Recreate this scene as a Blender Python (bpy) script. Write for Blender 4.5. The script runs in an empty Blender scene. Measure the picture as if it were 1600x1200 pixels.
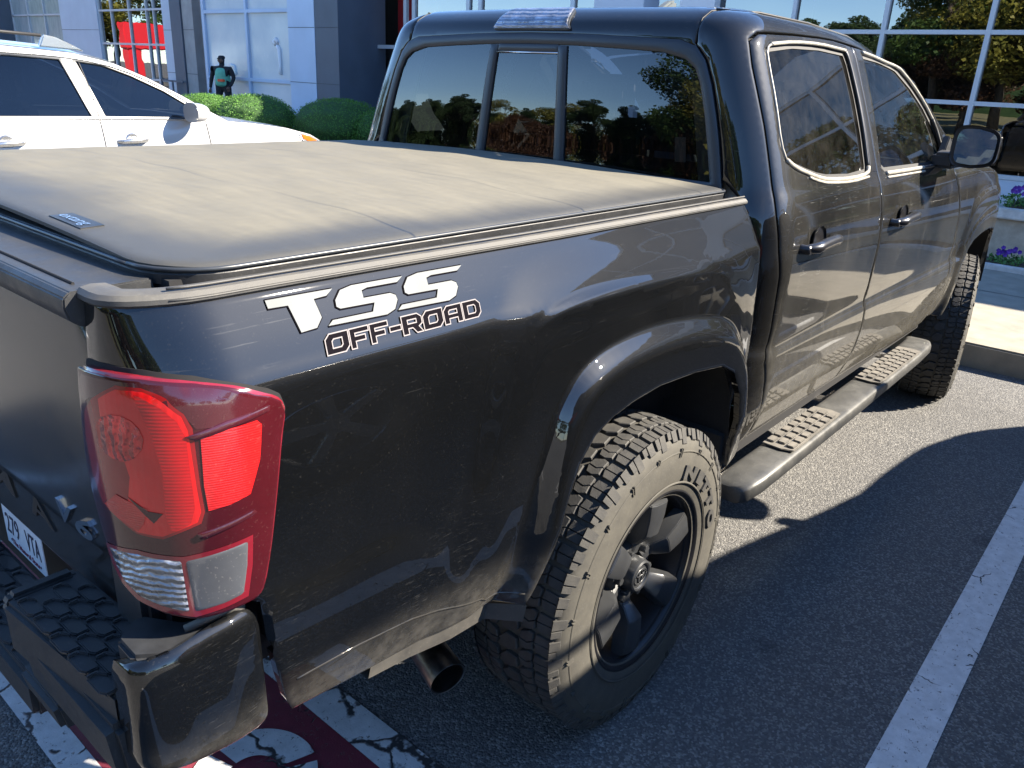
import bpy, bmesh, math, random
import numpy as np
from mathutils import Vector, Matrix, Quaternion
from mathutils.geometry import delaunay_2d_cdt, tessellate_polygon
random.seed(7); rng=np.random.default_rng(7)
scene=bpy.context.scene; COL=scene.collection
# ------------------------------------------------------------------ camera, sky, sun, exposure
cd=bpy.data.cameras.new('camera'); cam=bpy.data.objects.new('camera',cd); COL.objects.link(cam); scene.camera=cam
CAM=Vector((-1.53257,-1.75223,1.53831))
yaw,pitch,roll=0.687436,0.366260,0.0504188
f=Vector((math.cos(yaw)*math.cos(pitch),math.sin(yaw)*math.cos(pitch),-math.sin(pitch)))
r=f.cross(Vector((0,0,1))).normalized(); up=r.cross(f)
r2=r*math.cos(roll)+up*math.sin(roll); u2=up*math.cos(roll)-r*math.sin(roll)
cam.matrix_world=Matrix(((r2.x,u2.x,-f.x,CAM.x),(r2.y,u2.y,-f.y,CAM.y),(r2.z,u2.z,-f.z,CAM.z),(0,0,0,1)))
cd.sensor_width=36; cd.lens=1243.58/1600*36; cd.clip_start=.02; cd.clip_end=2000
SUN=Vector((.88,-1.05,1.0)).normalized()
world=bpy.data.worlds.new("World"); scene.world=world; world.use_nodes=True
nt=world.node_tree; nt.nodes.clear()
sky=nt.nodes.new('ShaderNodeTexSky'); sky.sky_type='NISHITA'; sky.sun_disc=False
sky.sun_elevation=math.asin(SUN.z); sky.sun_rotation=math.atan2(SUN.x,SUN.y); sky.air_density=1.0; sky.dust_density=.05; sky.ozone_density=5; sky.altitude=1800
bg=nt.nodes.new('ShaderNodeBackground'); bg.inputs[1].default_value=.10
wo=nt.nodes.new('ShaderNodeOutputWorld'); hs=nt.nodes.new('ShaderNodeHueSaturation'); hs.inputs['Saturation'].default_value=1.03; nt.links.new(sky.outputs[0],hs.inputs['Color']); nt.links.new(hs.outputs[0],bg.inputs[0]); nt.links.new(bg.outputs[0],wo.inputs[0])
sl=bpy.data.lights.new('sun','SUN'); sl.energy=5.0; sl.angle=math.radians(.53); sl.color=(1,.90,.75)
so=bpy.data.objects.new('sun',sl); COL.objects.link(so); so.rotation_euler=(-SUN).to_track_quat('-Z','Y').to_euler()
scene.view_settings.view_transform='Standard'; scene.view_settings.look='None'; scene.view_settings.gamma=1
scene.view_settings.exposure=2.15
scene.cycles.max_bounces=8; scene.cycles.transparent_max_bounces=12

# ------------------------------------------------------------------ materials
class NB:
    def __init__(s,name):
        s.m=bpy.data.materials.new(name); s.m.use_nodes=True; s.t=s.m.node_tree; s.t.nodes.clear()
        s.out=s.t.nodes.new('ShaderNodeOutputMaterial')
    def n(s,typ,ins=None,**kw):
        o=s.t.nodes.new(typ)
        for k,v in kw.items(): setattr(o,k,v)
        for k,v in (ins or {}).items():
            i=o.inputs[k]
            if hasattr(v,'links') or isinstance(v,bpy.types.NodeSocket): s.t.links.new(v,i)
            else:
                if i.type=='RGBA' and len(v)==3: v=(*v,1)
                i.default_value=v
        return o
    def noise(s,scale,detail=4,rough=.55,vec=None,dist=0):
        i={'Scale':scale,'Detail':detail,'Roughness':rough,'Distortion':dist}
        i['Vector']=vec if vec is not None else s.pos()
        return s.n('ShaderNodeTexNoise',i).outputs[0]
    def pos(s,sc=(1,1,1),rot=(0,0,0),loc=(0,0,0)):
        g=s.n('ShaderNodeNewGeometry').outputs['Position']
        return s.n('ShaderNodeMapping',{'Vector':g,'Scale':sc,'Rotation':rot,'Location':loc}).outputs[0]
    def ramp(s,fac,stops,interp='LINEAR'):
        o=s.n('ShaderNodeValToRGB',{'Fac':fac}); cr=o.color_ramp; cr.interpolation=interp
        while len(cr.elements)<len(stops): cr.elements.new(.5)
        for e,(p,c) in zip(cr.elements,stops):
            e.position=p; e.color=(c,c,c,1) if isinstance(c,(int,float)) else (*c,1)
        return o.outputs[0]
    def mr(s,v,a,b,c=0,d=1,smooth=False):
        o=s.n('ShaderNodeMapRange',{'Value':v,1:a,2:b,3:c,4:d}); 
        if smooth:o.interpolation_type='SMOOTHSTEP'
        return o.outputs[0]
    def math(s,op,a,b=0): return s.n('ShaderNodeMath',{0:a,1:b},operation=op,use_clamp=False).outputs[0]
    def mix(s,f,a,b,bt='MIX'):
        o=s.n('ShaderNodeMix',data_type='RGBA',blend_type=bt)
        for i,v in ((0,f),(6,a),(7,b)):
            if isinstance(v,bpy.types.NodeSocket): s.t.links.new(v,o.inputs[i])
            else: o.inputs[i].default_value=v if i==0 else (*v,1)
        return o.outputs[2]
    def bump(s,h,strength=.3,dist=.002,normal=None):
        i={'Height':h,'Strength':strength,'Distance':dist}
        if normal is not None:i['Normal']=normal
        return s.n('ShaderNodeBump',i).outputs[0]
    def pbr(s,base,rough=.5,metal=0,**kw):
        i={'Base Color':base,'Roughness':rough,'Metallic':metal}; i.update(kw)
        return s.n('ShaderNodeBsdfPrincipled',i).outputs[0]
    def mixs(s,f,a,b): 
        o=s.n('ShaderNodeMixShader'); 
        for i,v in ((0,f),(1,a),(2,b)):
            if isinstance(v,bpy.types.NodeSocket): s.t.links.new(v,o.inputs[i])
            else:o.inputs[i].default_value=v
        return o.outputs[0]
    def end(s,sh): s.t.links.new(sh,s.out.inputs[0]); return s.m
    def xyz(s,v=None):
        if v is None: v=s.n('ShaderNodeNewGeometry').outputs['Position']
        return s.n('ShaderNodeSeparateXYZ',{0:v}).outputs

def simple(name,base,rough=.5,metal=0,var=.0,vs=8,bump=0,bs=200,**kw):
    b=NB(name); c=base
    if var: c=b.mix(b.mr(b.noise(vs),.3,.7),tuple(x*(1-var) for x in base),tuple(min(1,x*(1+var)) for x in base))
    if bump: kw['Normal']=b.bump(b.noise(bs,3),bump)
    return b.end(b.pbr(c,rough,metal,**kw))

def car_paint(name,base,dust=1.0,dustcol=(.33,.31,.275),cr=1.0):
    b=NB(name); P=b.pos(); x,y,z=b.xyz()
    # swirl marks and micro scratches roughen the clear coat a little
    n1=b.noise(3.0,5,.6); n2=b.noise(26,4,.7); n3=b.noise(260,2,.5)
    hs=b.noise(22,3,.6,b.pos((1,1,14)))           # long horizontal rub marks
    hs2=b.noise(60,2,.5,b.pos((.35,.35,6),(0,math.radians(9),0)))
    low=b.mr(z,.95,.50,0,1,True)
    film=b.math('ADD',b.math('MULTIPLY',b.mr(n1,.35,.7),.05),b.math('MULTIPLY',low,b.mr(n2,.25,.75,.08,.26)))
    film=b.math('ADD',film,b.math('MULTIPLY',b.mr(n3,.66,.74),.07))
    # dried run marks under the handles and stains
    st=b.noise(30,3,.6,b.pos((1.2,1.2,.10)))
    film=b.math('ADD',film,b.math('MULTIPLY',b.mr(st,.60,.72),.05))
    sc=b.math('MULTIPLY',b.mr(hs2,.66,.70),b.mr(b.noise(5,2),.48,.62))
    film=b.math('MULTIPLY',b.math('ADD',film,.012),dust*.42)
    paint=b.pbr(base,.45,0,**{'Coat Weight':1.0,'Coat IOR':1.62,'Coat Roughness':b.mr(n2,.3,.8,.012*cr,.018*cr),'Specular IOR Level':.04})
    d=b.n('ShaderNodeBsdfDiffuse',{'Color':dustcol}).outputs[0]
    s=b.mixs(b.math('MINIMUM',film,.9),paint,d)
    white=b.pbr((.55,.55,.52),.5)
    s=b.mixs(b.math('MULTIPLY',sc,.03*dust),s,white)
    return b.end(s)
M={}
M['paint']=car_paint('black_paint',(.0014,.0018,.0025))
M['paint_door']=car_paint('dusty_streaked_black_paint',(.0014,.0018,.0025),2.3,(.30,.285,.25),2.5)
M['paint_tail']=car_paint('dusty_black_paint',(.0014,.0018,.0025),1.5,(.30,.29,.27),13.0)
def scuffed():
    b=NB('black_paint_scuffed'); x,y,z=b.xyz()
    n1=b.noise(5,5,.6); n2=b.noise(30,4,.7); n3=b.noise(300,2,.5)
    v=b.noise(120,3,.65,b.pos((.30,.30,4.6),(0,math.radians(-14),0)))
    v2=b.noise(140,2,.6,b.pos((.25,.25,5),(0,math.radians(24),0)))
    low=b.mr(z,.80,.52,0,1,True)
    film=b.math('ADD',b.math('MULTIPLY',b.mr(z,.70,.54,0,1,True),b.mr(n2,.2,.8,.03,.24)),b.math('MULTIPLY',b.mr(n1,.4,.7),.003))
    film=b.math('ADD',film,b.math('MULTIPLY',b.mr(n3,.66,.72),.025))
    # scratches gather over the tail, between lamp and wheel
    m=b.math('MULTIPLY',b.math('MULTIPLY',b.mr(x,-.35,-.75,0,1,True),b.mr(z,.95,.66,.06,1,True)),b.mr(b.noise(4,2),.42,.6))
    sc=b.math('MULTIPLY',b.math('MAXIMUM',b.mr(v,.63,.67),b.math('MULTIPLY',b.mr(v2,.66,.69),.7)),m)
    m2=b.math('MULTIPLY',b.mr(z,1.0,1.12,.0,.5,True),b.mr(b.noise(9,2),.45,.6))
    hz=b.noise(30,3,.6,b.pos((.4,.4,9),(0,math.radians(3),0)))
    sc=b.math('MAXIMUM',sc,b.math('MULTIPLY',b.mr(hz,.65,.70),m2))
    paint=b.pbr((.0014,.0018,.0025),.45,0,**{'Coat Weight':1.0,'Coat IOR':1.62,'Coat Roughness':b.mr(n2,.3,.8,.014,.024),'Specular IOR Level':.04})
    s=b.mixs(b.math('MINIMUM',b.math('ADD',film,.002),.85),paint,b.n('ShaderNodeBsdfDiffuse',{'Color':(.34,.32,.285)}).outputs[0])
    s=b.mixs(b.math('MULTIPLY',sc,.075),s,b.pbr((.35,.35,.34),.45))
    return b.end(s)
M['paint_scuffed']=scuffed()
M['plastic']=simple('black_plastic',(.022,.023,.025),.42,var=.3,vs=30,bump=.12,bs=500)
M['plastic_dusty']=None
def dusty_plastic(name,base,dust,amt,rough=.5,sc=18,bump=.2,bs=600):
    b=NB(name); n=b.noise(sc,5,.65); f2=b.noise(160,2)
    nz=b.n('ShaderNodeNewGeometry').outputs['Normal']; up=b.mr(b.xyz(nz)[2],.0,.9,.35,1)
    fac=b.math('MULTIPLY',b.math('MULTIPLY',b.mr(n,.25,.75,.4,1),up),amt)
    fac=b.math('ADD',fac,b.math('MULTIPLY',b.mr(f2,.6,.7),.08))
    c=b.mix(fac,base,dust)
    return b.end(b.pbr(c,b.mr(n,.3,.7,rough,rough+.2),0,Normal=b.bump(b.noise(bs,2),bump,.001)))
M['plastic_dusty']=dusty_plastic('dusty_black_plastic',(.020,.021,.023),(.30,.27,.22),.55)
M['rail']=dusty_plastic('rail_cap_plastic',(.024,.025,.028),(.17,.158,.13),.5,.5)
M['plastic_clean']=dusty_plastic('textured_black_plastic',(.016,.017,.019),(.20,.19,.17),.10,.38)
M['bar_step']=dusty_plastic('running_board_coat',(.022,.023,.024),(.24,.23,.20),.25,.33)
M['rubber']=simple('rubber_seal',(.012,.012,.013),.6)
M['gasket']=simple('window_gasket',(.030,.034,.040),.35,var=.1)
M['black']=simple('underbody_black',(.006,.006,.007),.9)
M['liner']=dusty_plastic('wheel_liner',(.010,.010,.011),(.12,.11,.09),.3,.8)
M['chrome']=simple('chrome',(.72,.73,.75),.08,1)
M['pipe']=simple('sooty_steel_pipe',(.20,.19,.175),.34,1,var=.3,vs=40)
M['steel']=simple('brushed_steel',(.48,.46,.43),.22,1,var=.2,vs=60)
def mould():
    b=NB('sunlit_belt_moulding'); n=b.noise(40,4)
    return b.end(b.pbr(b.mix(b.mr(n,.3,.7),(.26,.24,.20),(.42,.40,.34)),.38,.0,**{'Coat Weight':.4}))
M['moulding']=mould()
def glass(name,tint,trans,rough=.0,dust=.0):
    b=NB(name)
    fr=b.n('ShaderNodeFresnel',{'IOR':1.52}).outputs[0]
    tr=b.n('ShaderNodeBsdfTransparent',{'Color':tint}).outputs[0]
    gl=b.n('ShaderNodeBsdfGlossy',{'Color':(1,1,1),'Roughness':rough}).outputs[0]
    fr=b.math('ADD',b.math('MULTIPLY',fr,1.15),.015)
    s=b.mixs(fr,tr,gl)
    if dust:
        n=b.noise(14,5,.65); n2=b.noise(220,2)
        fac=b.math('ADD',b.math('MULTIPLY',b.mr(n,.3,.75),dust),b.math('MULTIPLY',b.mr(n2,.66,.74),dust*1.5))
        s=b.mixs(fac,s,b.n('ShaderNodeBsdfDiffuse',{'Color':(.34,.32,.28)}).outputs[0])
    return b.end(s)
M['glass_rear']=glass('tinted_rear_glass',(.20,.22,.24),.2,.0,.005)
M['glass_side']=glass('tinted_dusty_side_glass',(.07,.08,.07),.2,.01,.040)
M['glass_front']=glass('lightly_tinted_glass',(.35,.42,.40),.4,.01,.025)
M['glass_clear']=glass('clear_glass',(.75,.8,.8),.7)
# red lamp plastics
def lens(name,base,rough=.06,ridge=0,dust=.04,axis=2,sc=140,coat=.8):
    b=NB(name); kw={'Coat Weight':coat,'Coat Roughness':.03}
    if ridge:
        co=b.xyz()[axis]; h=b.math('SINE',b.math('MULTIPLY',co,sc*6.2832)); kw['Normal']=b.bump(h,ridge,.004)
    n=b.noise(240,2); n4=b.noise(9,4)
    c=b.mix(b.mr(n4,.3,.7),tuple(x*.75 for x in base),tuple(min(1,x*1.2) for x in base))
    p=b.pbr(c,rough,0,**kw)
    s=b.mixs(b.math('ADD',b.math('MULTIPLY',b.mr(n,.62,.72),dust*2),dust*.4),p,b.n('ShaderNodeBsdfDiffuse',{'Color':(.45,.40,.34)}).outputs[0])
    return b.end(s)
M['lamp_dark']=lens('smoked_red_lens',(.040,.003,.006),.12,dust=.010,coat=.5)
M['lamp_red']=lens('bright_red_lens',(.62,.004,.006),.2,.05,axis=1,sc=120,dust=.006)
M['lamp_red2']=lens('deep_red_lens',(.45,.003,.006),.2,.07,axis=2,sc=220,dust=.006)
M['lamp_reflector']=lens('red_reflector_lens',(.42,.005,.006),.25,.2,axis=2,sc=300,dust=.02)
def clearlens(name,axis,sc,base=(.55,.55,.56),wob=16):
    b=NB(name); co=b.xyz()[axis]
    h=b.math('SINE',b.math('ADD',b.math('MULTIPLY',co,sc*6.2832),b.math('MULTIPLY',b.noise(22,3),wob)))
    n=b.noise(25,4,.6)
    c=b.mix(b.mr(n,.35,.7),tuple(x*.35 for x in base),base)
    return b.end(b.pbr(c,.2,.55,**{'Coat Weight':1,'Coat Roughness':.03,'Normal':b.bump(b.math('ADD',h,b.math('MULTIPLY',b.noise(60,3),2)),.55,.004)}))
M['lamp_brown']=lens('red_lens_ground_reflection',(.22,.006,.008),.15,dust=.006,coat=.6)  # brownish tone: the ground's reflection on the lens, put into its colour
M['lamp_bulb']=clearlens('red_bulb_reflector',1,60,(.75,.05,.05))
M['lamp_rim']=lens('red_lens_edge',(.15,.008,.016),.12,dust=.01)
M['lamp_mauve']=lens('smoked_lens_in_light',(.045,.006,.010),.15,dust=.015)
M['lamp_clear']=clearlens('ribbed_reverse_lens',2,95,(.42,.42,.43))
M['lamp_clear_side']=lens('dusty_clear_side_lens',(.06,.065,.075),.15,dust=.06)
M['stop_lens']=clearlens('ribbed_clear_stop_lens',2,80,(.40,.43,.52),5)
def tonneau():
    b=NB('dusty_black_vinyl'); x,y,z=b.xyz()
    ex=b.math('MINIMUM',b.math('SUBTRACT',b.math('ADD',y,.79),0),b.math('MULTIPLY',b.math('ADD',x,1.08),.62))
    wob=b.math('MULTIPLY',b.math('SUBTRACT',b.noise(3.2,3),.5),.14)
    e=b.mr(b.math('ADD',ex,wob),.03,.17,0,1,True)
    ef=b.mr(b.math('SUBTRACT',.52,x),.0,.05,0,1,True)
    st=b.noise(9,5,.65,b.pos((5,.8,1),(0,0,math.radians(12))))
    st2=b.noise(34,4,.7,b.pos((1,3.2,1)))
    den=b.math('MULTIPLY',b.math('ADD',b.mr(st,.25,.75,.66,.88),b.mr(st2,.35,.7,-.05,.05)),b.math('ADD',b.math('MULTIPLY',e,.74),.26))
    # faint water run lines and creases where the bows press through
    w=b.math('ABSOLUTE',b.math('SINE',b.math('MULTIPLY',b.math('ADD',x,b.math('MULTIPLY',b.noise(1.3,2),.25)),6.6)))
    den=b.math('SUBTRACT',den,b.mr(w,.035,.0,0,.22,True))
    c=b.mix(b.math('MULTIPLY',den,1.0),(.018,.021,.026),(.168,.153,.112))
    h=b.noise(900,2); h2=b.noise(7,3,.5,b.pos((1,.5,1)))
    nrm=b.bump(h2,.18,.010,b.bump(h,.35,.001))
    return b.end(b.pbr(c,b.mr(den,0,1,.45,.85),0,Normal=nrm))
M['tonneau']=tonneau()
def asphalt():
    b=NB('asphalt'); v=b.n('ShaderNodeTexVoronoi',{'Scale':170,'Vector':b.pos()}); v2=b.n('ShaderNodeTexVoronoi',{'Scale':90,'Vector':b.pos()})
    n=b.noise(1.3,5,.6); n2=b.noise(500,2,.6); n5=b.noise(.45,4,.6); n6=b.noise(6,5,.7); nst=b.noise(2.3,3,.5)
    ag=b.ramp(b.math('ADD',b.math('MULTIPLY',b.n('ShaderNodeSeparateColor',{0:v.outputs['Color']}).outputs[0],.75),b.math('MULTIPLY',n2,.25)),[(0,(.052,.052,.053)),(.40,(.085,.084,.083)),(.62,(.135,.132,.126)),(.85,(.30,.29,.27))])
    c=b.mix(b.mr(n,.3,.7,.15,.5),ag,(.105,.103,.100)); c=b.mix(b.mr(n5,.4,.65,0,.35),c,(.060,.060,.062)); c=b.mix(b.mr(n6,.60,.78,0,.4),c,(.16,.15,.135)); c=b.mix(b.mr(nst,.66,.72,0,.45),c,(.030,.030,.032))
    # tar-dark patches and a few hairline cracks
    h=b.math('ADD',b.math('MULTIPLY',v.outputs['Distance'],-1.0),b.math('MULTIPLY',v2.outputs['Distance'],-.6))
    return b.end(b.pbr(c,.78,0,Normal=b.bump(h,.9,.0032),**{'Specular IOR Level':.3}))
M['asphalt']=asphalt()
def road_paint(name,col,cs=7.5,c0=.018,c1=.006,m0=.56):
    b=NB(name); n=b.noise(60,5,.7); n2=b.noise(7,3,.6)
    P=b.pos(); wv=b.n('ShaderNodeVectorMath',{0:P,1:b.n('ShaderNodeVectorMath',{0:b.n('ShaderNodeTexNoise',{'Scale':18,'Detail':3,'Vector':P}).outputs[1],'Scale':.05},operation='SCALE').outputs[0]},operation='ADD').outputs[0]
    cr=b.n('ShaderNodeTexVoronoi',{'Scale':cs,'Vector':wv},feature='DISTANCE_TO_EDGE').outputs[0]
    crack=b.math('MULTIPLY',b.mr(cr,c0,c1),b.mr(n2,m0,m0+.04))
    wear=b.mr(b.math('ADD',b.math('MULTIPLY',n,.7),b.math('MULTIPLY',b.noise(210,2),.3)),.585,.63)
    worn=b.math('MAXIMUM',crack,b.math('MULTIPLY',wear,.75))
    base=b.mix(b.mr(b.noise(25,5,.65),.3,.75),tuple(x*.72 for x in col),col)
    c=b.mix(worn,base,(.028,.028,.03))
    h=b.math('SUBTRACT',b.math('MULTIPLY',b.noise(240,3),.35),worn)
    return b.end(b.pbr(c,.7,0,Normal=b.bump(h,.8,.003)))
M['white_paint']=road_paint('worn_white_road_paint',(.62,.62,.61))
M['maroon_paint']=road_paint('maroon_road_paint',(.17,.018,.036))
M['white_paint_old']=road_paint('cracked_white_road_paint',(.60,.60,.59),5.5,.030,.012,.40)
def concrete(name,base,sc=6):
    b=NB(name); n=b.noise(sc,6,.6); n2=b.noise(180,3,.6)
    c=b.mix(b.mr(n,.3,.7),tuple(x*.75 for x in base),tuple(x*1.1 for x in base))
    c=b.mix(b.mr(n2,.55,.75,0,.5),c,tuple(x*.55 for x in base))
    return b.end(b.pbr(c,.85,0,Normal=b.bump(n2,.4,.002)))
M['concrete']=concrete('concrete',(.27,.245,.195))
M['concrete_joint']=simple('joint_dark',(.05,.05,.05),.9)
M['planter']=concrete('planter_stone',(.44,.36,.27),12)
M['planter_cap']=concrete('planter_cap_stone',(.55,.52,.48),12)
M['soil']=simple('soil',(.05,.035,.025),1,var=.4,vs=60,bump=.8,bs=120)
def tyre_mat():
    b=NB('dusty_tyre_rubber'); n=b.noise(26,5,.6); n2=b.noise(190,2); 
    c=b.mix(b.mr(n,.3,.7,.42,.8),(.020,.019,.018),(.070,.065,.052))
    c=b.mix(b.mr(n2,.6,.7,0,.25),c,(.10,.095,.085))
    return b.end(b.pbr(c,.8,0,Normal=b.bump(n2,.25,.001)))
M['tyre_side']=tyre_mat()
def tread_mat():
    b=NB('tread_rubber'); n=b.noise(34,5,.6); n2=b.noise(420,2)
    c=b.mix(b.mr(n,.3,.75,.05,.55),(.022,.022,.022),(.075,.070,.060))
    return b.end(b.pbr(c,.75,0,Normal=b.bump(b.math('ADD',n2,n),.4,.002)))
M['tread']=tread_mat()
M['tyre_groove']=simple('tyre_groove',(.012,.012,.012),.9)
M['wheel']=simple('satin_black_alloy',(.050,.052,.055),.34,.45,var=.12,vs=20,bump=.05,bs=400)
M['wheel_dark']=simple('wheel_barrel_black',(.012,.012,.014),.4,.3,var=.2,vs=20)
def silver():
    b=NB('silver_decal'); n=b.noise(7,2)
    return b.end(b.pbr(b.mix(b.mr(n,.35,.65),(.070,.082,.086),(.105,.120,.124)),.55,.0,**{'Specular IOR Level':.3}))
M['decal_silver']=silver()
M['decal_edge']=simple('decal_dark_edge',(.006,.005,.007),.9,**{'Specular IOR Level':.02})
M['decal_white']=simple('decal_white',(.125,.110,.117),.6)
M['deco_white']=simple('deco_white',(.80,.82,.84),.6)
M['letter_black']=simple('black_badge',(.012,.012,.014),.3,**{'Coat Weight':.6})
M['letter_matt']=simple('matt_black_letter',(.010,.010,.011),.55)
M['plate_white']=simple('plate_white',(.62,.68,.74),.35,var=.06)
M['plate_navy']=simple('plate_navy',(.01,.016,.05),.5)
M['plate_red']=simple('plate_maroon',(.18,.02,.05),.5)
M['trim_cream']=simple('cream_interior_trim',(.62,.57,.48),.7)
M['interior']=simple('dark_interior_cloth',(.035,.037,.042),.85,var=.2,vs=90,bump=.2)
M['mirror_glass']=simple('mirror_glass',(.85,.87,.9),.01,1)
M['orange']=simple('amber_lens',(.50,.10,.008),.2,**{'Coat Weight':1})
def whitecar():
    b=NB('white_car_paint'); n=b.noise(2,3)
    return b.end(b.pbr(b.mix(b.mr(n,.3,.7),(.30,.305,.31),(.34,.34,.34)),.3,0,**{'Coat Weight':1,'Coat Roughness':.03}))
M['white_body']=whitecar()
M['dark_body']=simple('graphite_car_paint',(.022,.024,.027),.3,.2,**{'Coat Weight':1,'Coat Roughness':.03})
M['car_glass']=glass('car_window_glass',(.10,.12,.14),.2)
M['silver_trim']=simple('silver_trim',(.55,.55,.54),.25,.9)
M['headlamp']=clearlens('headlamp_lens',2,60,(.55,.57,.6))

# ------------------------------------------------------------------ object helpers
def link(o,parent=None):
    COL.objects.link(o)
    if parent is not None: o.parent=parent
    return o
def mesh_obj(name,verts,faces,mat,parent=None,smooth=True,mats=None,fm=None,auto=None):
    me=bpy.data.meshes.new(name); me.from_pydata([tuple(v) for v in verts],[],[tuple(f) for f in faces]); me.update()
    for m in (mats or [mat]): me.materials.append(m)
    if fm is not None:
        me.polygons.foreach_set('material_index',fm)
    if smooth: me.polygons.foreach_set('use_smooth',[True]*len(me.polygons))
    if auto is not None:
        try: me.set_sharp_from_angle(angle=math.radians(auto))
        except Exception: pass
    return link(bpy.data.objects.new(name,me),parent)
def tag(o,label=None,cat=None,group=None,kind=None):
    if label:o['label']=label
    if cat:o['category']=cat
    if group:o['group']=group
    if kind:o['kind']=kind
    return o
def empty(name,loc=(0,0,0),rz=0):
    o=bpy.data.objects.new(name,None); COL.objects.link(o); o.location=loc; o.rotation_euler=(0,0,rz); o.empty_display_size=.2
    return o
def copy_tree(o,parent=None):
    c=o.copy(); COL.objects.link(c); c.parent=parent
    for ch in list(o.children): copy_tree(ch,c)
    return c
class MB:
    """collects simple solids into one mesh"""
    def __init__(s): s.v=[];s.f=[];s.m=[]
    def add(s,V,F,mi=0):
        b=len(s.v); s.v+= [tuple(v) for v in V]; s.f+=[tuple(i+b for i in f) for f in F]; s.m+=[mi]*len(F); return s
    def box(s,x0,x1,y0,y1,z0,z1,mi=0,bev=0,mat=None):
        bm=bmesh.new(); bmesh.ops.create_cube(bm,size=1)
        for v in bm.verts: v.co=Vector(((x0+x1)/2+v.co.x*(x1-x0),(y0+y1)/2+v.co.y*(y1-y0),(z0+z1)/2+v.co.z*(z1-z0)))
        if bev: bmesh.ops.bevel(bm,geom=bm.edges[:],offset=bev,segments=2,affect='EDGES')
        return s.bm(bm,mi,mat)
    def bm(s,bm,mi=0,mat=None):
        if mat is not None: bmesh.ops.transform(bm,matrix=mat,verts=bm.verts)
        bm.verts.index_update()
        s.add([v.co[:] for v in bm.verts],[[v.index for v in f.verts] for f in bm.faces],mi); bm.free(); return s
    def prism(s,poly,a,b,axis=1,mi=0,bev=0,mat=None):
        """poly in the two other axes (cyclic order), extruded from a to b along axis"""
        bm=bmesh.new()
        def P(p,t):
            return {0:(t,p[0],p[1]),1:(p[0],t,p[1]),2:(p[0],p[1],t)}[axis]
        A=[bm.verts.new(P(p,a)) for p in poly];B=[bm.verts.new(P(p,b)) for p in poly];n=len(poly)
        bm.faces.new(A);bm.faces.new(B[::-1])
        for i in range(n): bm.faces.new((A[i],B[i],B[(i+1)%n],A[(i+1)%n]))
        bmesh.ops.recalc_face_normals(bm,faces=bm.faces)
        if bev: bmesh.ops.bevel(bm,geom=bm.edges[:],offset=bev,segments=2,affect='EDGES')
        return s.bm(bm,mi,mat)
    def tube(s,pts,rad,n=8,mi=0,cap=True):
        pts=[Vector(p) for p in pts]; V=[];F=[]
        rr=rad if isinstance(rad,(list,tuple)) else [rad]*len(pts)
        t=(pts[1]-pts[0]).normalized(); a=t.orthogonal().normalized()
        for i,p in enumerate(pts):
            if i==0:t=(pts[1]-pts[0])
            elif i==len(pts)-1:t=pts[-1]-pts[-2]
            else:t=pts[i+1]-pts[i-1]
            t.normalize(); a=(a-t*a.dot(t)).normalized(); b=t.cross(a)
            for k in range(n):
                w=2*math.pi*k/n; V.append(p+(a*math.cos(w)+b*math.sin(w))*rr[i])
        for i in range(len(pts)-1):
            for k in range(n): F.append((i*n+k,i*n+(k+1)%n,(i+1)*n+(k+1)%n,(i+1)*n+k))
        if cap: F.append(tuple(range(n))[::-1]);F.append(tuple(range((len(pts)-1)*n,len(pts)*n)))
        return s.add(V,F,mi)
    def lathe(s,prof,n=48,mi=0,axis='y',c=(0,0,0),closed=False):
        """prof: (along axis, radius)"""
        V=[];F=[];m=len(prof)
        for k in range(n):
            w=2*math.pi*k/n;cs,sn=math.cos(w),math.sin(w)
            for a,rd in prof:
                V.append((c[0]+rd*cs,c[1]+a,c[2]+rd*sn) if axis=='y' else (c[0]+rd*cs,c[1]+rd*sn,c[2]+a) if axis=='z' else (c[0]+a,c[1]+rd*cs,c[2]+rd*sn))
        for k in range(n):
            k2=(k+1)%n
            for i in range(m-1 if not closed else m):
                j=(i+1)%m; F.append((k*m+i,k*m+j,k2*m+j,k2*m+i))
        return s.add(V,F,mi)
    def build(s,name,mats,parent=None,smooth=False,auto=None):
        if not isinstance(mats,(list,tuple)): mats=[mats]
        o=mesh_obj(name,s.v,s.f,None,parent,smooth,mats,s.m,auto)
        return o
def chaikin(P,n=2,closed=True):
    P=[tuple(p) for p in P]
    for _ in range(n):
        Q=[]
        m=len(P)
        rg=range(m) if closed else range(m-1)
        if not closed: Q.append(P[0])
        for i in rg:
            a,b=P[i],P[(i+1)%m]
            Q.append((a[0]*.75+b[0]*.25,a[1]*.75+b[1]*.25)); Q.append((a[0]*.25+b[0]*.75,a[1]*.25+b[1]*.75))
        if not closed: Q.append(P[-1])
        P=Q
    return P
def resample(P,step,closed=True):
    Q=[];m=len(P)
    for i in range(m if closed else m-1):
        a=np.array(P[i]);b=np.array(P[(i+1)%m]);L=np.linalg.norm(b-a)
        if L<1e-7: continue
        k=max(1,int(math.ceil(L/step)))
        for j in range(k): Q.append(tuple(a+(b-a)*j/k))
    if not closed: Q.append(tuple(P[-1]))
    # drop near-duplicates
    R=[Q[0]]
    for p in Q[1:]:
        if math.dist(p,R[-1])>step*.12: R.append(p)
    if closed and math.dist(R[0],R[-1])<step*.12: R.pop()
    return R
def pip(poly,X,Y):
    ins=np.zeros(len(X),bool);n=len(poly);P=np.array(poly)
    x0,y0=P[:,0],P[:,1];x1,y1=np.roll(x0,-1),np.roll(y0,-1)
    for i in range(n):
        c=((y0[i]>Y)!=(y1[i]>Y))
        if c.any():
            t=(Y[c]-y0[i])/(y1[i]-y0[i]); ins[c]^=(X[c]<x0[i]+t*(x1[i]-x0[i]))
    return ins
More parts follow.
